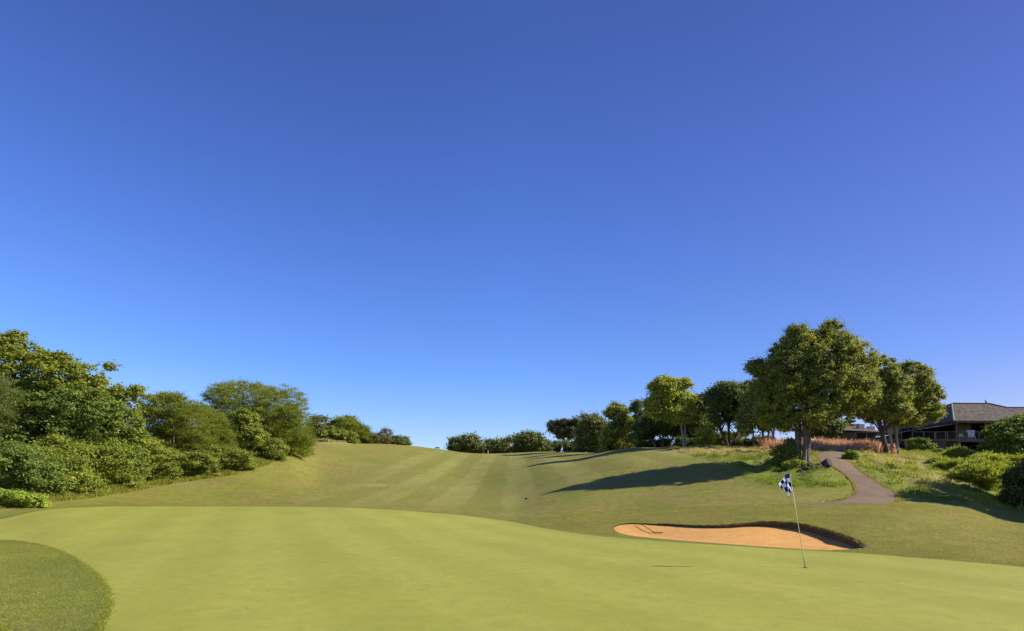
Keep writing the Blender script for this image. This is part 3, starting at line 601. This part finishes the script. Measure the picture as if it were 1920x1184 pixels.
# ---- far row beyond the fairway saddle
GF = 'row of trees beyond the fairway'
KF = dict(flat=.8)
tree('far_tree', 'dark round tree at the left end of the far row', 'tree', 185, 868, [(856, 836, 18, 13), (876, 832, 22, 15), (898, 839, 14, 11)], 15000, .62, .42, 1.3, 'far', group=GF, skirt=True, **KF)
tree('far_tree', 'low wide tree beside the far marker post', 'tree', 188, 938, [(930, 837, 22, 12), (952, 834, 20, 13), (915, 842, 14, 9)], 15000, .62, .42, 1.3, 'far', group=GF, skirt=True, **KF)
tree('far_tree', 'domed tree taller than its low neighbours in the far row', 'tree', 175, 993, [(985, 828, 22, 14), (1003, 830, 22, 16), (1018, 838, 20, 11)], 18000, .6, .4, 1.2, 'far', group=GF, skirt=True, **KF)
tree('umbrella_tree', 'greyish umbrella shaped tree with bare branches showing under its crown', 'tree', 135, 1060, [(1048, 800, 20, 14), (1070, 800, 24, 14), (1062, 815, 26, 10)], 16000, .40, .26, .8, [(.07, .08, .04), (.11, .115, .05), (.16, .14, .06)], group=GF, stems=[(0, 0, -1, 0, .35), (.4, 0, 1.4, 0, .28)], limbs=26, **KF)
shrub('low green bush under the umbrella shaped tree', 128, 1068, [(1055, 836, 20, 9), (1085, 836, 18, 9)], 8000, .36, .24, .6, 'far', group=GF, name='bush', cat='bush')
tree('dark_tree', 'dark broad tree right of the umbrella shaped tree', 'tree', 112, 1112, [(1108, 795, 24, 20), (1125, 812, 26, 22), (1100, 818, 20, 18)], 26000, .36, .24, .8, 'far', group=GF, skirt=True, **KF)
tree('mid_green_tree', 'upright green tree with a lit top, left of the thin gappy tree', 'tree', 98, 1162, [(1158, 776, 22, 18), (1168, 800, 24, 24), (1150, 818, 20, 16)], 28000, .32, .22, .7, 'main', group=GF, skirt=True, **KF)
tree('thin_tree', 'thin gappy tree just left of the pale trunked tree', 'tree', 95, 1198, [(1195, 768, 14, 14), (1200, 795, 18, 18), (1190, 825, 18, 10)], 11000, .30, .2, .6, 'far', group=GF, fill=.6, stems=[(0, 0, -.3, 0, .16), (.3, 0, .6, 0, .13), (-.3, 0, -1.0, 0, .12)], bark='bark_pale', **KF)
tree('pale_trunk_tree', 'tall light green tree with two slim pale trunks', 'tree', 78, 1285, [(1250, 735, 30, 30), (1278, 745, 26, 34), (1238, 765, 26, 26), (1270, 775, 34, 24), (1225, 735, 12, 14), (1218, 765, 10, 16)], 48000, .27, .17, .62, 'light', group=GF, bark='bark_pale', stems=[(-.1, 0, -.9, 0, .16), (.12, .1, -.2, 0, .13)], limbs=18, tz=Zp(770, 78), fill=.8, **KF)
tree('dark_tree', 'dark spreading tree behind the pale trunked tree', 'tree', 86, 1240, [(1235, 800, 34, 26), (1265, 805, 34, 26), (1212, 812, 20, 18)], 34000, .30, .2, .7, 'dark', group=GF, stems=[(-.6, 0, -2, 0, .22), (.8, 0, 2, 0, .2), (0, 0, .3, 0, .2)], **KF)
tree('dark_tree', 'dark narrow tree between the pale trunked tree and the sky gap', 'tree', 82, 1305, [(1312, 765, 22, 30), (1305, 800, 26, 26), (1330, 750, 18, 16)], 26000, .29, .2, .65, 'dark', group=GF, skirt=True, **KF)
shrub('small light green sapling standing before the sky gap', 76, 1325, [(1322, 815, 18, 12), (1330, 806, 14, 8)], 4200, .24, .15, .4, 'light', name='sapling', cat='sapling', group=GF, fill=.6)
tree('forked_tree', 'dark tree with forked trunks seen against the sky gap', 'tree', 76, 1368, [(1365, 745, 36, 28), (1350, 765, 26, 24), (1395, 755, 30, 34), (1405, 735, 24, 18), (1340, 790, 12, 12), (1385, 785, 30, 18)], 42000, .28, .18, .65, 'dark', group=GF, stems=[(-.1, 0, -2.0, 0, .24), (.25, .1, 1.9, 0, .2), (0, .1, -.3, 0, .2)], bark='bark_dark', limbs=24, tz=Zp(775, 76), **KF)
tree('dark_tree', 'dark tree half hidden behind the left side of the big multi trunked tree', 'tree', 70, 1440, [(1430, 750, 34, 34), (1420, 785, 34, 30), (1452, 790, 30, 28), (1405, 800, 14, 16)], 42000, .27, .18, .62, 'main', group=GF, stems=[(-.5, 0, -.8, 0, .15), (0, 0, 0, 0, .16), (.5, .1, .8, 0, .14), (-1.6, 0, -2, 0, .14)], **KF)
for px, lp, lab, Yd in [(1105, [(1092, 843, 18, 6), (1118, 842, 18, 6)], 'low dark bush at the foot of the dark broad tree', 116), (1150, [(1140, 841, 18, 6), (1165, 840, 16, 6), (1188, 838, 14, 6)], 'low dark bush below the upright green tree', 104),
                        (1280, [(1278, 831, 14, 8), (1300, 832, 14, 7)], 'low dark bush at the foot of the pale trunked tree', 80),
                        (1345, [(1338, 830, 24, 7), (1370, 831, 22, 8)], 'low dark bush along the crest under the sky gap', 79),
                        (1420, [(1408, 831, 26, 7), (1432, 828, 18, 9)], 'low dark bush right of the forked tree', 76),
                        (1230, [(1212, 834, 20, 6), (1240, 832, 18, 6)], 'low dark bush under the dark spreading tree', 88),
                        (1345, [(1372, 818, 26, 7)], 'dark leafy bush around the foot of the forked trunks', 82)]:
    shrub(lab, Yd, px, lp, 8000, .25, .15, .5, 'dark', name='bush', cat='bush', group='low bushes on the crest')
# ---- big trees on the right
GR = 'large trees beside the cart path'
tree('main_tree', 'largest tree, round crown over a cluster of upright trunks beside the path', 'tree', 45, 1507,
     [(1545, 672, 56, 50), (1495, 682, 56, 52), (1575, 690, 58, 52), (1470, 720, 62, 60), (1540, 725, 74, 58), (1600, 730, 36, 46), (1450, 745, 42, 50), (1490, 775, 66, 40), (1432, 690, 28, 16), (1545, 765, 38, 28), (1500, 788, 44, 22), (1572, 762, 28, 22), (1610, 738, 28, 34), (1494, 640, 26, 30), (1556, 634, 26, 30), (1412, 690, 10, 8), (1524, 638, 16, 18), (1466, 658, 20, 18), (1592, 655, 22, 20), (1620, 700, 16, 16), (1435, 735, 18, 22)],
     170000, .15, .085, .34, 'main', flat=.8, dscale=1.35, group=GR, bark='bark', tz=Zp(775, 45), limbs=34,
     stems=[(-.46, .0, -.62, .1, .17), (-.20, .12, -.25, .3, .15), (.0, -.1, -.1, -.3, .19), (.30, .02, .15, .1, .18), (.46, .12, .62, .2, .12)])
tree('round_tree', 'tree with a dark leaning trunk right of the path', 'tree', 59, 1665,
     [(1640, 700, 42, 34), (1655, 740, 52, 42), (1620, 745, 40, 40), (1664, 775, 46, 24), (1626, 770, 26, 20)], 85000, .18, .10, .38, 'main', flat=.7, group=GR, stems=[(0, 0, -1.1, 0, .27)], bark='bark_dark', limbs=20, tz=Zp(770, 59))
tree('round_tree', 'round tree nearest the clubhouse, above a pale double trunk', 'tree', 62, 1684,
     [(1705, 715, 40, 38), (1722, 750, 42, 42), (1735, 775, 30, 24), (1690, 755, 36, 40), (1700, 790, 36, 16)], 85000, .18, .10, .38, 'main', flat=.7, group=GR, stems=[(-.45, 0, -1.2, .1, .17), (.1, 0, -.5, 0, .15)], bark='bark_pale', limbs=20, tz=Zp(780, 62))
tree('dark_tree', 'dark tree behind the big trunks above the pink grass', 'tree', 84, 1548, [(1548, 800, 30, 24), (1556, 816, 16, 14), (1525, 805, 20, 26)], 20000, .27, .17, .6, 'dark', group=GF)
shrub('dark leafy bush leaning on the left side of the big trunks', 45.5, 1472, [(1472, 852, 22, 16), (1484, 835, 14, 10), (1462, 870, 20, 10)], 13000, .20, .10, .3, 'mid_broad', name='bush', cat='bush', spike=.5)
shrub('light green leafy plant in front of the big trunks', 43.5, 1490, [(1484, 885, 14, 9), (1496, 896, 12, 6)], 9000, .16, .08, .24, 'bush', name='bush', cat='bush')
shrub('dark rounded shrub beneath the clubhouse deck', 72, 1728, [(1722, 836, 20, 14), (1738, 842, 14, 10)], 20000, .2, .11, .34, 'mid_broad')
shrub('small dark shrub right of the rounded shrub under the deck', 70, 1756, [(1756, 852, 12, 5)], 4000, .18, .1, .25, 'mid_broad')
tree('broadleaf_tree', 'dense green tree at the right picture edge hiding the clubhouse corner', 'tree', 58, 1895, [(1885, 820, 36, 34), (1915, 805, 34, 26), (1870, 845, 28, 18), (1920, 845, 50, 30), (1960, 800, 40, 40)], 62000, .24, .12, .45, 'mid_broad', flat=.5, group=GR)
GS = 'yellow green shrubs on the right bank'
for lab, Yd, px, lp, n in [
    ('yellow green shrub just below the deck beside the agave', 60, 1798, [(1792, 852, 18, 10), (1812, 850, 14, 9)], 13000),
    ('feathery yellow shrub nearest the shaded turf', 42, 1830, [(1820, 890, 34, 16), (1850, 898, 24, 14)], 24000),
    ('yellow green shrub under the dense tree at the right edge', 52, 1870, [(1850, 864, 34, 12), (1895, 868, 30, 12)], 24000),
    ('tall yellow green shrub between the feathery shrub and the dark bush', 44, 1865, [(1868, 888, 26, 20), (1845, 880, 26, 14)], 22000),
    ('small green shrub in the long grass right of the path', 52, 1765, [(1762, 872, 14, 8)], 6000),
    ('sparse yellow green shrub in the dry grass left of the feathery one', 48, 1790, [(1785, 880, 24, 12)], 12000)]:
    shrub(lab, Yd, px, lp, n, .24, .05, .35, 'bamboo', group=GS, spike=.6)
shrub('dark bush at the right picture edge in the shade', 36.5, 1915, [(1915, 905, 26, 34), (1945, 890, 30, 40)], 26000, .17, .09, .34, 'dark', name='bush', cat='bush')
shrub('dark leafy shrub at the right edge of the path where it bends', 48.2, 1594, [(1592, 855, 9, 8), (1600, 857, 8, 6)], 5000, .15, .08, .22, 'mid_broad')
shrub('little dark weedy bush in the bright grass right of the path', 46, 1672, [(1671, 881, 7, 9)], 3000, .15, .07, .2, 'mid_broad')
GO = 'tall trees out of view on the right'
for k, (x, y, h, rr) in enumerate([(36, 32.5, 10.5, 3.1), (40, 36.8, 10.5, 3.2), (32.8, 29.3, 6.0, 1.6)]):
    lp = [(CX+F*x/y, HOR-(float(ter(x, y))+h*.68-CAMZ)*F/y, rr*F/y, h*.30*F/y), (CX+F*(x+1.2)/y, HOR-(float(ter(x, y))+h*.5-CAMZ)*F/y, rr*.9*F/y, h*.24*F/y)]
    tree('shade_tree', ['tall', 'second tall', 'low'][k]+' tree right of the dark edge bush casting shade on the turf', 'tree', y, CX+F*x/y, lp, 16000, .3, .2, .5, 'dark', group=GO)

# ---- agave beside the deck
ag = empty('agave', gp(1808, 50)); tag(ag, 'grey green agave with long pale pointed leaves on the bank', 'plant')
for k in range(22):
    a = random.uniform(0, 6.28); el = random.uniform(.25, 1.2); Ln = random.uniform(.8, 1.5); d = Vector((math.cos(a)*math.cos(el), math.sin(a)*math.cos(el), math.sin(el)))
    s = Vector((-math.sin(a), math.cos(a), 0)); b0 = ag.location; mb = MB(); v = []; 
    for t, wd in ((0, .05), (.35, .075), (.7, .05), (1, .004)):
        p = b0+Vector((0, 0, .3))+d*Ln*t-Vector((0, 0, .25*t*t)); v += [p-s*wd, p+Vector((0, 0, -.03)), p+s*wd]
    f2 = []
    for i in range(3):
        for j in range(2): f2.append((i*3+j, i*3+j+1, (i+1)*3+j+1, (i+1)*3+j))
    mb.add(v, f2).build('leaf', M['agave'] if 'agave' in M else M.setdefault('agave', simple('agave', (.16, .2, .15), (.3, .34, .26), 3, .5)), ag, True)

# ---- pink plumed grass on the crest behind the path
X, Y = scatter_screen(26000, [(1425, 842), (1500, 842), (1535, 844), (1600, 847), (1660, 851), (1680, 852), (1680, 846), (1600, 838), (1425, 832)], 58, 82)
pk = blades('pink_plume_grass', X, Y, .85*clumped(X, Y, 1.2, .5)*1.3, .05, (.26, .19, .11), (.46, .33, .25), .6, tips=(.74, .42, .36))
tag(pk, 'band of pink plumed grass between the big tree and the clubhouse', 'grass')

# ---- rocks at the foot of the big tree
def rock(loc, s, seed):
    bm = bmesh.new(); bmesh.ops.create_icosphere(bm, subdivisions=3, radius=1); rn = random.Random(seed)
    ks = [Vector((rn.uniform(-1, 1), rn.uniform(-1, 1), rn.uniform(-1, 1))).normalized() for _ in range(9)]; hs = [rn.uniform(.3, .8) for _ in ks]
    for v in bm.verts:
        for k, h in zip(ks, hs):
            d = v.co.dot(k)
            if d > h: v.co -= k*(d-h)
        v.co = Vector((v.co.x*s[0], v.co.y*s[1], v.co.z*s[2]))
    me = bpy.data.meshes.new('rock'); bm.to_mesh(me); bm.free(); o = link_mesh('rock', me, None, M['rock']); o.location = loc; o.rotation_euler = (0, 0, rn.uniform(0, 6)); return o
rk = [(1549, 43.2, .34, .34, .30, 'dark upright rock at the right end of the rock pile beside the path'), (1540, 43.0, .36, .3, .2, 'rock leaning against the upright end rock'),
      (1530, 43.4, .28, .26, .2, 'third rock from the path in the pile by the big trunks'), (1519, 43.2, .34, .28, .24, 'rock just right of the big trunks'),
      (1510, 42.9, .26, .24, .18, 'small dark rock right in front of the big trunks'), (1535, 42.6, .2, .2, .13, 'smallest low rock in front of the pile'), (1524, 43.9, .2, .2, .2, 'rock at the back of the pile'), (1503, 42.7, .2, .16, .14, 'leftmost small rock below the left trunks')]
for i, (px, Yd, a, b, c, lab) in enumerate(rk):
    p = gp(px, Yd-.5); tag(rock(p+Vector((0, 0, c*.8)), (a*1.25, b*1.25, c*1.4), i+3), lab, 'rock', 'rocks at the foot of the big tree')

# ------------------------------------------------------------------ clubhouse
def mat_shingle():
    t = NT('shingle'); g = t.n('ShaderNodeNewGeometry'); m = t.n('ShaderNodeMapping'); t.l(g.outputs['Position'], m.inputs[0]); m.inputs['Scale'].default_value = (1, 1, 1)
    sx = t.n('ShaderNodeSeparateXYZ'); t.l(m.outputs[0], sx.inputs[0]); cb = t.n('ShaderNodeCombineXYZ')
    t.l(t.math('ADD', sx.outputs[0], sx.outputs[1]), cb.inputs[0]); t.l(sx.outputs[2], cb.inputs[1])
    b = t.n('ShaderNodeTexBrick'); t.l(cb.outputs[0], b.inputs[0]); b.inputs['Scale'].default_value = 1; b.inputs['Brick Width'].default_value = .32; b.inputs['Row Height'].default_value = .2; b.inputs['Mortar Size'].default_value = .015
    b.inputs['Color1'].default_value = (.06, .045, .037, 1); b.inputs['Color2'].default_value = (.19, .15, .125, 1); b.inputs['Mortar'].default_value = (.05, .04, .035, 1)
    n = t.noise(m.outputs[0], 5, 4, .7); c = t.mix(t.math('MULTIPLY', n, .6), b.outputs[0], (.12, .094, .08))
    return t.finish(c, .9, b.outputs['Fac'], -.8, .04, .2)
M['shingle'] = mat_shingle()
H = empty('clubhouse', (70, 90, 8.0)); tag(H, 'dark timber clubhouse with brown shingle hip roof and raised deck', 'building')
ev = 12.5
v = [(64.0, 85, ev), (92, 85, ev), (65.9, 88, 15.44), (71.6, 88, 15.40), (73.6, 87.25, 14.7), (92, 87.25, 14.7), (64.0, 104, ev), (65.9, 101, 15.44), (71.6, 101, 15.40), (73.6, 101.7, 14.7), (92, 101.7, 14.7), (92, 104, ev)]
fq = [(0, 1, 5, 4), (0, 4, 3, 2), (6, 0, 2, 7), (2, 3, 8, 7), (3, 4, 9, 8), (4, 5, 10, 9), (6, 7, 8, 9), (6, 9, 10, 11), (1, 11, 10, 5)]
rf = MB().add(v, fq).build('roof', M['shingle'], H)
MB().tube([(64.0, 84.98, ev+.02), (65.9, 87.96, 15.48)], .09, 6).build('hip_cap', M['copper_cap'], rf)
MB().tube([(65.9, 88, 15.5), (71.6, 88, 15.46), (73.6, 87.27, 14.76), (92, 87.27, 14.76)], .08, 6).build('ridge_cap', M['dark_wood'], rf)
MB().tube([(71.3, 88.2, 15.4), (71.25, 88.2, 15.75), (71.05, 88.2, 16.1)], [.16, .09, .01], 6).build('finial', M['dark_wood'], rf)
fm = MB(); fm.box(63.9, 92, 84.93, 85.05, ev-.34, ev-.01); fm.box(63.86, 63.98, 85.05, 104, ev-.34, ev-.01); fm.box(63.99, 91.9, 85.1, 103.9, ev-.2, ev-.12); fm.build('fascia', M['dark_wood'], rf)
# lower verandah roof, running back along the left side
vr = MB(); vr.add([(60.2, 85.4, 11.5), (64.4, 85.4, 12.15), (64.4, 108, 12.15), (60.2, 108, 11.5)], [(0, 1, 2, 3)]); vr.add([(60.2, 85.4, 11.38), (64.4, 85.4, 12.03), (64.4, 108, 12.03), (60.2, 108, 11.38)], [(3, 2, 1, 0)])
vr.add([(60.2, 85.4, 11.38), (64.4, 85.4, 12.03), (64.4, 85.4, 12.15), (60.2, 85.4, 11.5), (60.2, 108, 11.38), (60.2, 108, 11.5)], [(0, 1, 2, 3), (4, 0, 3, 5)])
vr.build('verandah_roof', M['stone'], H)
for x0, x1 in ((66.5, 68.9), (73.5, 76), (80, 92)): MB().box(x0, x1, 88.0, 88.3, 9.86, 12.4).build('wall', M['brown_wall'], H)
MB().box(61.5, 92, 92.3, 92.6, 6.5, 12.3).box(61.2, 61.5, 92.3, 108, 6.5, 11.4).build('inner_wall', M['shade_black'], H)  # dark opening behind the deck: shade is put into the wall colour
dk = MB(); dk.box(60.8, 92, 84.6, 92, 9.55, 9.8); dk.box(60.8, 92, 84.52, 84.6, 9.35, 9.78); dk.build('deck', M['dark_wood'], H)
def rail(x0, x1, y, z, parent, step=1.6, name='railing', lean=0):
    m = MB(); m.box(x0, x1, y-.025, y+.025, z+.99, z+1.04)
    for k in range(4): m.box(x0, x1, y-.006, y+.006, z+.12+k*.21, z+.132+k*.21)
    x = x0
    while x <= x1+.01: m.box(x-.03, x+.03, y-.032, y+.032, z, z+.97); x += step
    return m.build(name, M['metal_rail'], parent)
rail(61.0, 91, 84.7, 9.81, H)
for x in (64.25, 68.4, 75.2, 82): MB().box(x-.09, x+.09, 84.75, 84.93, 6.6, 9.34).box(x-.09, x+.09, 84.75, 84.93, 9.81, 12.3).build('post', M['dark_wood'], H)
for x0, x1 in ((61.0, 62.2), (64.0, 65.2), (69.5, 70.7), (77, 78.4)): MB().box(x0, x1, 85.2, 86.4, 6.3, 9.5).build('stone_pillar', M['stone'], H, bevel=.04)
MB().box(60.8, 92, 90.2, 90.5, 6, 9.5).build('undercroft_shade', M['shade_black'], H)  # sheet added for the dark void under the deck, shade in its colour
# seats on the deck
def chair(x, y, z, mat, label, slats):
    e = empty('deck_chair', (x, y, z)); tag(e, label, 'chair', 'chairs on the clubhouse deck')
    b = MB()
    if slats:
        for k in range(6): b.box(x-.62+.03*(5-k), x+.62-.03*(5-k), y+.05+.03*k, y+.09+.03*k, z+.42+k*.17, z+.56+k*.17)
    else: b.box(x-.3, x+.3, y+.25, y+.3, z+.45, z+.95)
    b.build('backrest', mat, e)
    MB().box(x-.34, x+.34, y-.35, y+.2, z+.38, z+.43).build('seat', mat, e, bevel=.01)
    for sx, sy in ((-1, -1), (1, -1), (-1, 1), (1, 1)): MB().box(x+sx*.3-.025, x+sx*.3+.025, y-.08+sy*.23-.025, y-.08+sy*.23+.025, z, z+.379).build('leg', mat, e)
chair(67.4, 86, 9.81, M['white_paint'], 'white slatted chair with a wide backrest on the clubhouse deck', True)
chair(66.1, 86.1, 9.81, M['cream'], 'cream coloured chair left of the white slatted one on the deck', False)
# terrace and low pavilion left of the clubhouse
T = empty('terrace', (52, 80, 8)); tag(T, 'low stone terrace with metal railing between pavilion and clubhouse', 'terrace')
MB().box(44, 60.7, 80, 90, 6, 9.0).build('retaining_wall', M['shade_black'], T)
MB().box(43.9, 60.75, 79.7, 90, 9.01, 9.28).build('coping', M['dark_wood'], T)
rail(54.5, 60.6, 79.9, 9.29, T); rail(47.0, 53.5, 80.4, 9.29, T, 1.6)
MB().box(53.3, 54.2, 78.8, 79.65, 6, 9.0).build('stone_pillar', M['stone'], T, bevel=.04)
MB().box(55.6, 58.4, 78.9, 79.6, 6.3, 8.9).build('stone_wall', M['shade_black'], T)
B = empty('pavilion', (49, 86, 8)); tag(B, 'low pavilion with brown hip roof and pale chimney behind the trees', 'building')
MB().add([(44.6, 83, 11.0), (53, 83, 10.6), (53, 92, 10.6), (44.6, 92, 11.0), (47.5, 87.5, 12.2), (51, 87.5, 12.0)], [(0, 1, 5, 4), (1, 2, 5), (2, 3, 4, 5), (3, 0, 4), (3, 2, 1, 0)]).build('roof', M['shingle'], B)
MB().box(46.5, 49.5, 84.2, 84.5, 9.3, 10.7).build('wall', M['brown_wall'], B)
MB().box(50.3, 51.1, 85, 85.8, 10.9, 12.0).build('chimney', M['pale_wall'], B); MB().box(52.4, 53.2, 86, 86.8, 10.7, 11.8).build('chimney', M['pale_wall'], B)
MB().box(46.5, 53, 85.5, 85.8, 8.0, 10.6).build('inner_wall', M['shade_black'], B)
ct = empty('tiered_conifer', gp(1592, 93)); tag(ct, 'dark tiered conifer with pointed level branches rising above the pavilion roof', 'tree')
bz0 = Zp(812, 93); bx = Xp(1594, 93); V = []
mb = MB(); mb.tube([(bx, 93, ct.location.z), (bx, 93, Zp(776, 93))], [.25, .03], 6)
mb.build('trunk', M['bark_dark'], ct)
lobs = [(bx, 93, Zp(pyy, 93), rr*93/F, rr*93/F, .12) for pyy, rr in ((806, 18), (799, 15), (792, 12), (785, 9), (779, 5))]
V, fs, c, C = leaves(lobs, 9000, .4, .12, .28, PAL['dark'], flat=.3, spike=.8); np_mesh('crown', V, fs, c, parent=ct, mat=M['leaf'])

# ------------------------------------------------------------------ flagstick, hole, rake, markers
def mat_flag():
    t = NT('flag_cloth'); uv = t.n('ShaderNodeUVMap'); m = t.n('ShaderNodeMapping'); t.l(uv.outputs[0], m.inputs[0]); m.inputs['Scale'].default_value = (4, 4, 1)
    ck = t.n('ShaderNodeTexChecker'); t.l(m.outputs[0], ck.inputs[0]); ck.inputs['Scale'].default_value = 1; ck.inputs[1].default_value = (.015, .028, .21, 1); ck.inputs[2].default_value = (.72, .74, .80, 1)
    d = t.n('ShaderNodeBsdfDiffuse'); t.l(ck.outputs[0], d.inputs[0]); tr = t.n('ShaderNodeBsdfTranslucent'); t.l(ck.outputs[0], tr.inputs[0]); mx = t.n('ShaderNodeMixShader'); mx.inputs[0].default_value = .3
    t.l(d.outputs[0], mx.inputs[1]); t.l(tr.outputs[0], mx.inputs[2]); t.l(mx.outputs[0], t.out.inputs[0]); return t.m
fy = hit(1510, 1065); fb = gp(1510, fy); fs_ = empty('flagstick', fb); tag(fs_, 'thin yellow flagstick with blue and white chequered flag on the green', 'flagstick')
tp = Vector((Xp(1480.5, fy), fy, Zp(887, fy))); ax = (tp-fb); Lp = ax.length; ax.normalize()
MB().tube([fb-ax*.1, fb+ax*Lp*.25, tp], [.011, .0085, .0065], 8).build('pole', M['fibreglass'], fs_, True)
MB().tube([fb-ax*.12, fb+ax*.22], .0115, 8).build('ferrule', M['grey_metal'], fs_, True)
kx = fy/F; nu, nv = 40, 26; V = []; UV = []
for j in range(nv+1):
    for i in range(nu+1):
        s = i/nu; t = j/nv                                  # s along the fly, t down the hoist
        h = tp-ax*(.01+t*.395)
        # the cloth hangs: the fly swings down and folds towards the pole
        dxs = -(s*.205)-.06*math.sin(s*3.2)*(1-t*.6)+.05*t*s; dz = -(s**1.25)*.27*(1-.62*t)+.02*math.sin(s*9)*s-.0*t
        if t > .45: dz -= (t-.45)*.30*max(0, s-.35)*1.3; dxs += (t-.45)*.22*max(0, s-.3)
        dy = .055*math.sin(s*8+t*2.2)*min(1, s*3)+.05*s*math.cos(t*4)
        V.append((h.x+dxs, h.y+dy, h.z+dz)); UV.append((s, 1-t))
fq = [(j*(nu+1)+i, j*(nu+1)+i+1, (j+1)*(nu+1)+i+1, (j+1)*(nu+1)+i) for j in range(nv) for i in range(nu)]
fl = MB().add(V, fq).build('flag', mat_flag(), fs_, True); ul = fl.data.uv_layers.new(name='UVMap')
for lp_ in fl.data.loops: ul.data[lp_.index].uv = UV[lp_.vertex_index]
# hole cup: flat black disc, its colour stands for the shade inside
hc = MB(); ring = [(fb.x+.054*math.cos(a)*1.0, fb.y+.054*math.sin(a), fb.z+.006) for a in np.linspace(0, 6.283, 21)[:-1]]
hc.add(ring+[(x*1, y*1, z-.004) for x, y, z in ring], [tuple(range(20))]+[(i, (i+1) % 20, 20+(i+1) % 20, 20+i) for i in range(20)])
tag(hc.build('hole_disc', M['black_plastic']), 'flat black disc standing for the shaded hole at the foot of the flagstick', 'hole')
# rake lying on the sand
ry0 = hit(1197, 984); ra = gp(1197, ry0); ryy = hit(1226, 997); rb_ = gp(1226, ryy)
dz = float(sand_drop(np.array([rb_.x]), np.array([rb_.y]))[0]); ra.z += .05; rb_.z += -dz+.06
rk_ = empty('rake', rb_); tag(rk_, 'rake lying across the left end of the sand bunker', 'rake')
MB().tube([ra, (ra+rb_)/2+Vector((0, 0, .04)), rb_], .016, 8).build('handle', M['rake_wood'], rk_, True)
hm = MB(); hm.tube([rb_+Vector((-.05, .0, 0)), rb_+Vector((.36, -.12, 0))], .02, 6)
for k in range(9): p = rb_+Vector((-.04+.048*k, -.014*k, 0)); hm.tube([p, p+Vector((0, -.01, -.07))], .007, 4)
hm.build('rake_head', M['rake_wood'], rk_)
# low black marker on the fairway
my = hit(986.5, 938); mp = gp(986.5, my); mk = empty('fairway_marker', mp); tag(mk, 'low black twin marker standing on the mown fairway', 'marker')
bm_ = MB(); k = my/F
for sx in (-1, 1): bm_.tube([mp+Vector((sx*1.5*k, 0, .05+z)) for z in (0, .03, .09, .12)], [.03, .052, .052, .03], 10)
bm_.box(mp.x-1.5*k, mp.x+1.5*k, mp.y-.02, mp.y+.02, mp.z+.085, mp.z+.13); bm_.build('marker_head', M['black_plastic'], mk, True)
MB().tube([mp-Vector((0, 0, .03)), mp+Vector((0, 0, .10))], .012, 6).build('stake', M['black_plastic'], mk)
# sprinkler head near the bunker
sy_ = hit(1197, 959); sp = gp(1197, sy_); mb = MB(); mb.tube([sp-Vector((0, 0, .02)), sp+Vector((0, 0, .05)), sp+Vector((0, 0, .075))], [.05, .05, .03], 10); tag(mb.build('sprinkler_head', M['grey_metal'], None, True), 'small grey sprinkler head in the turf behind the bunker', 'sprinkler')
# dark low bench on the crest
q = gp(820, 139); bn = empty('bench', q); tag(bn, 'small dark low bench on the skyline of the fairway crest', 'bench')
MB().box(q.x-.5, q.x+.5, q.y-.2, q.y+.2, q.z+.12, q.z+.36).build('seat', M['black_plastic'], bn)
for sx in (-1, 1): MB().box(q.x+sx*.42-.04, q.x+sx*.42+.04, q.y-.18, q.y+.18, q.z-.1, q.z+.119).build('leg', M['black_plastic'], bn)
# far white marker post
q = gp(915, 158); MBp = MB().tube([q, q+Vector((0, 0, 1.25))], .06, 8); tag(MBp.build('marker_post', M['white_paint']), 'thin white post at the far end of the fairway before the dark trees', 'post')
print('faces', sum(len(o.data.polygons) for o in S.objects if o.type == 'MESH'))
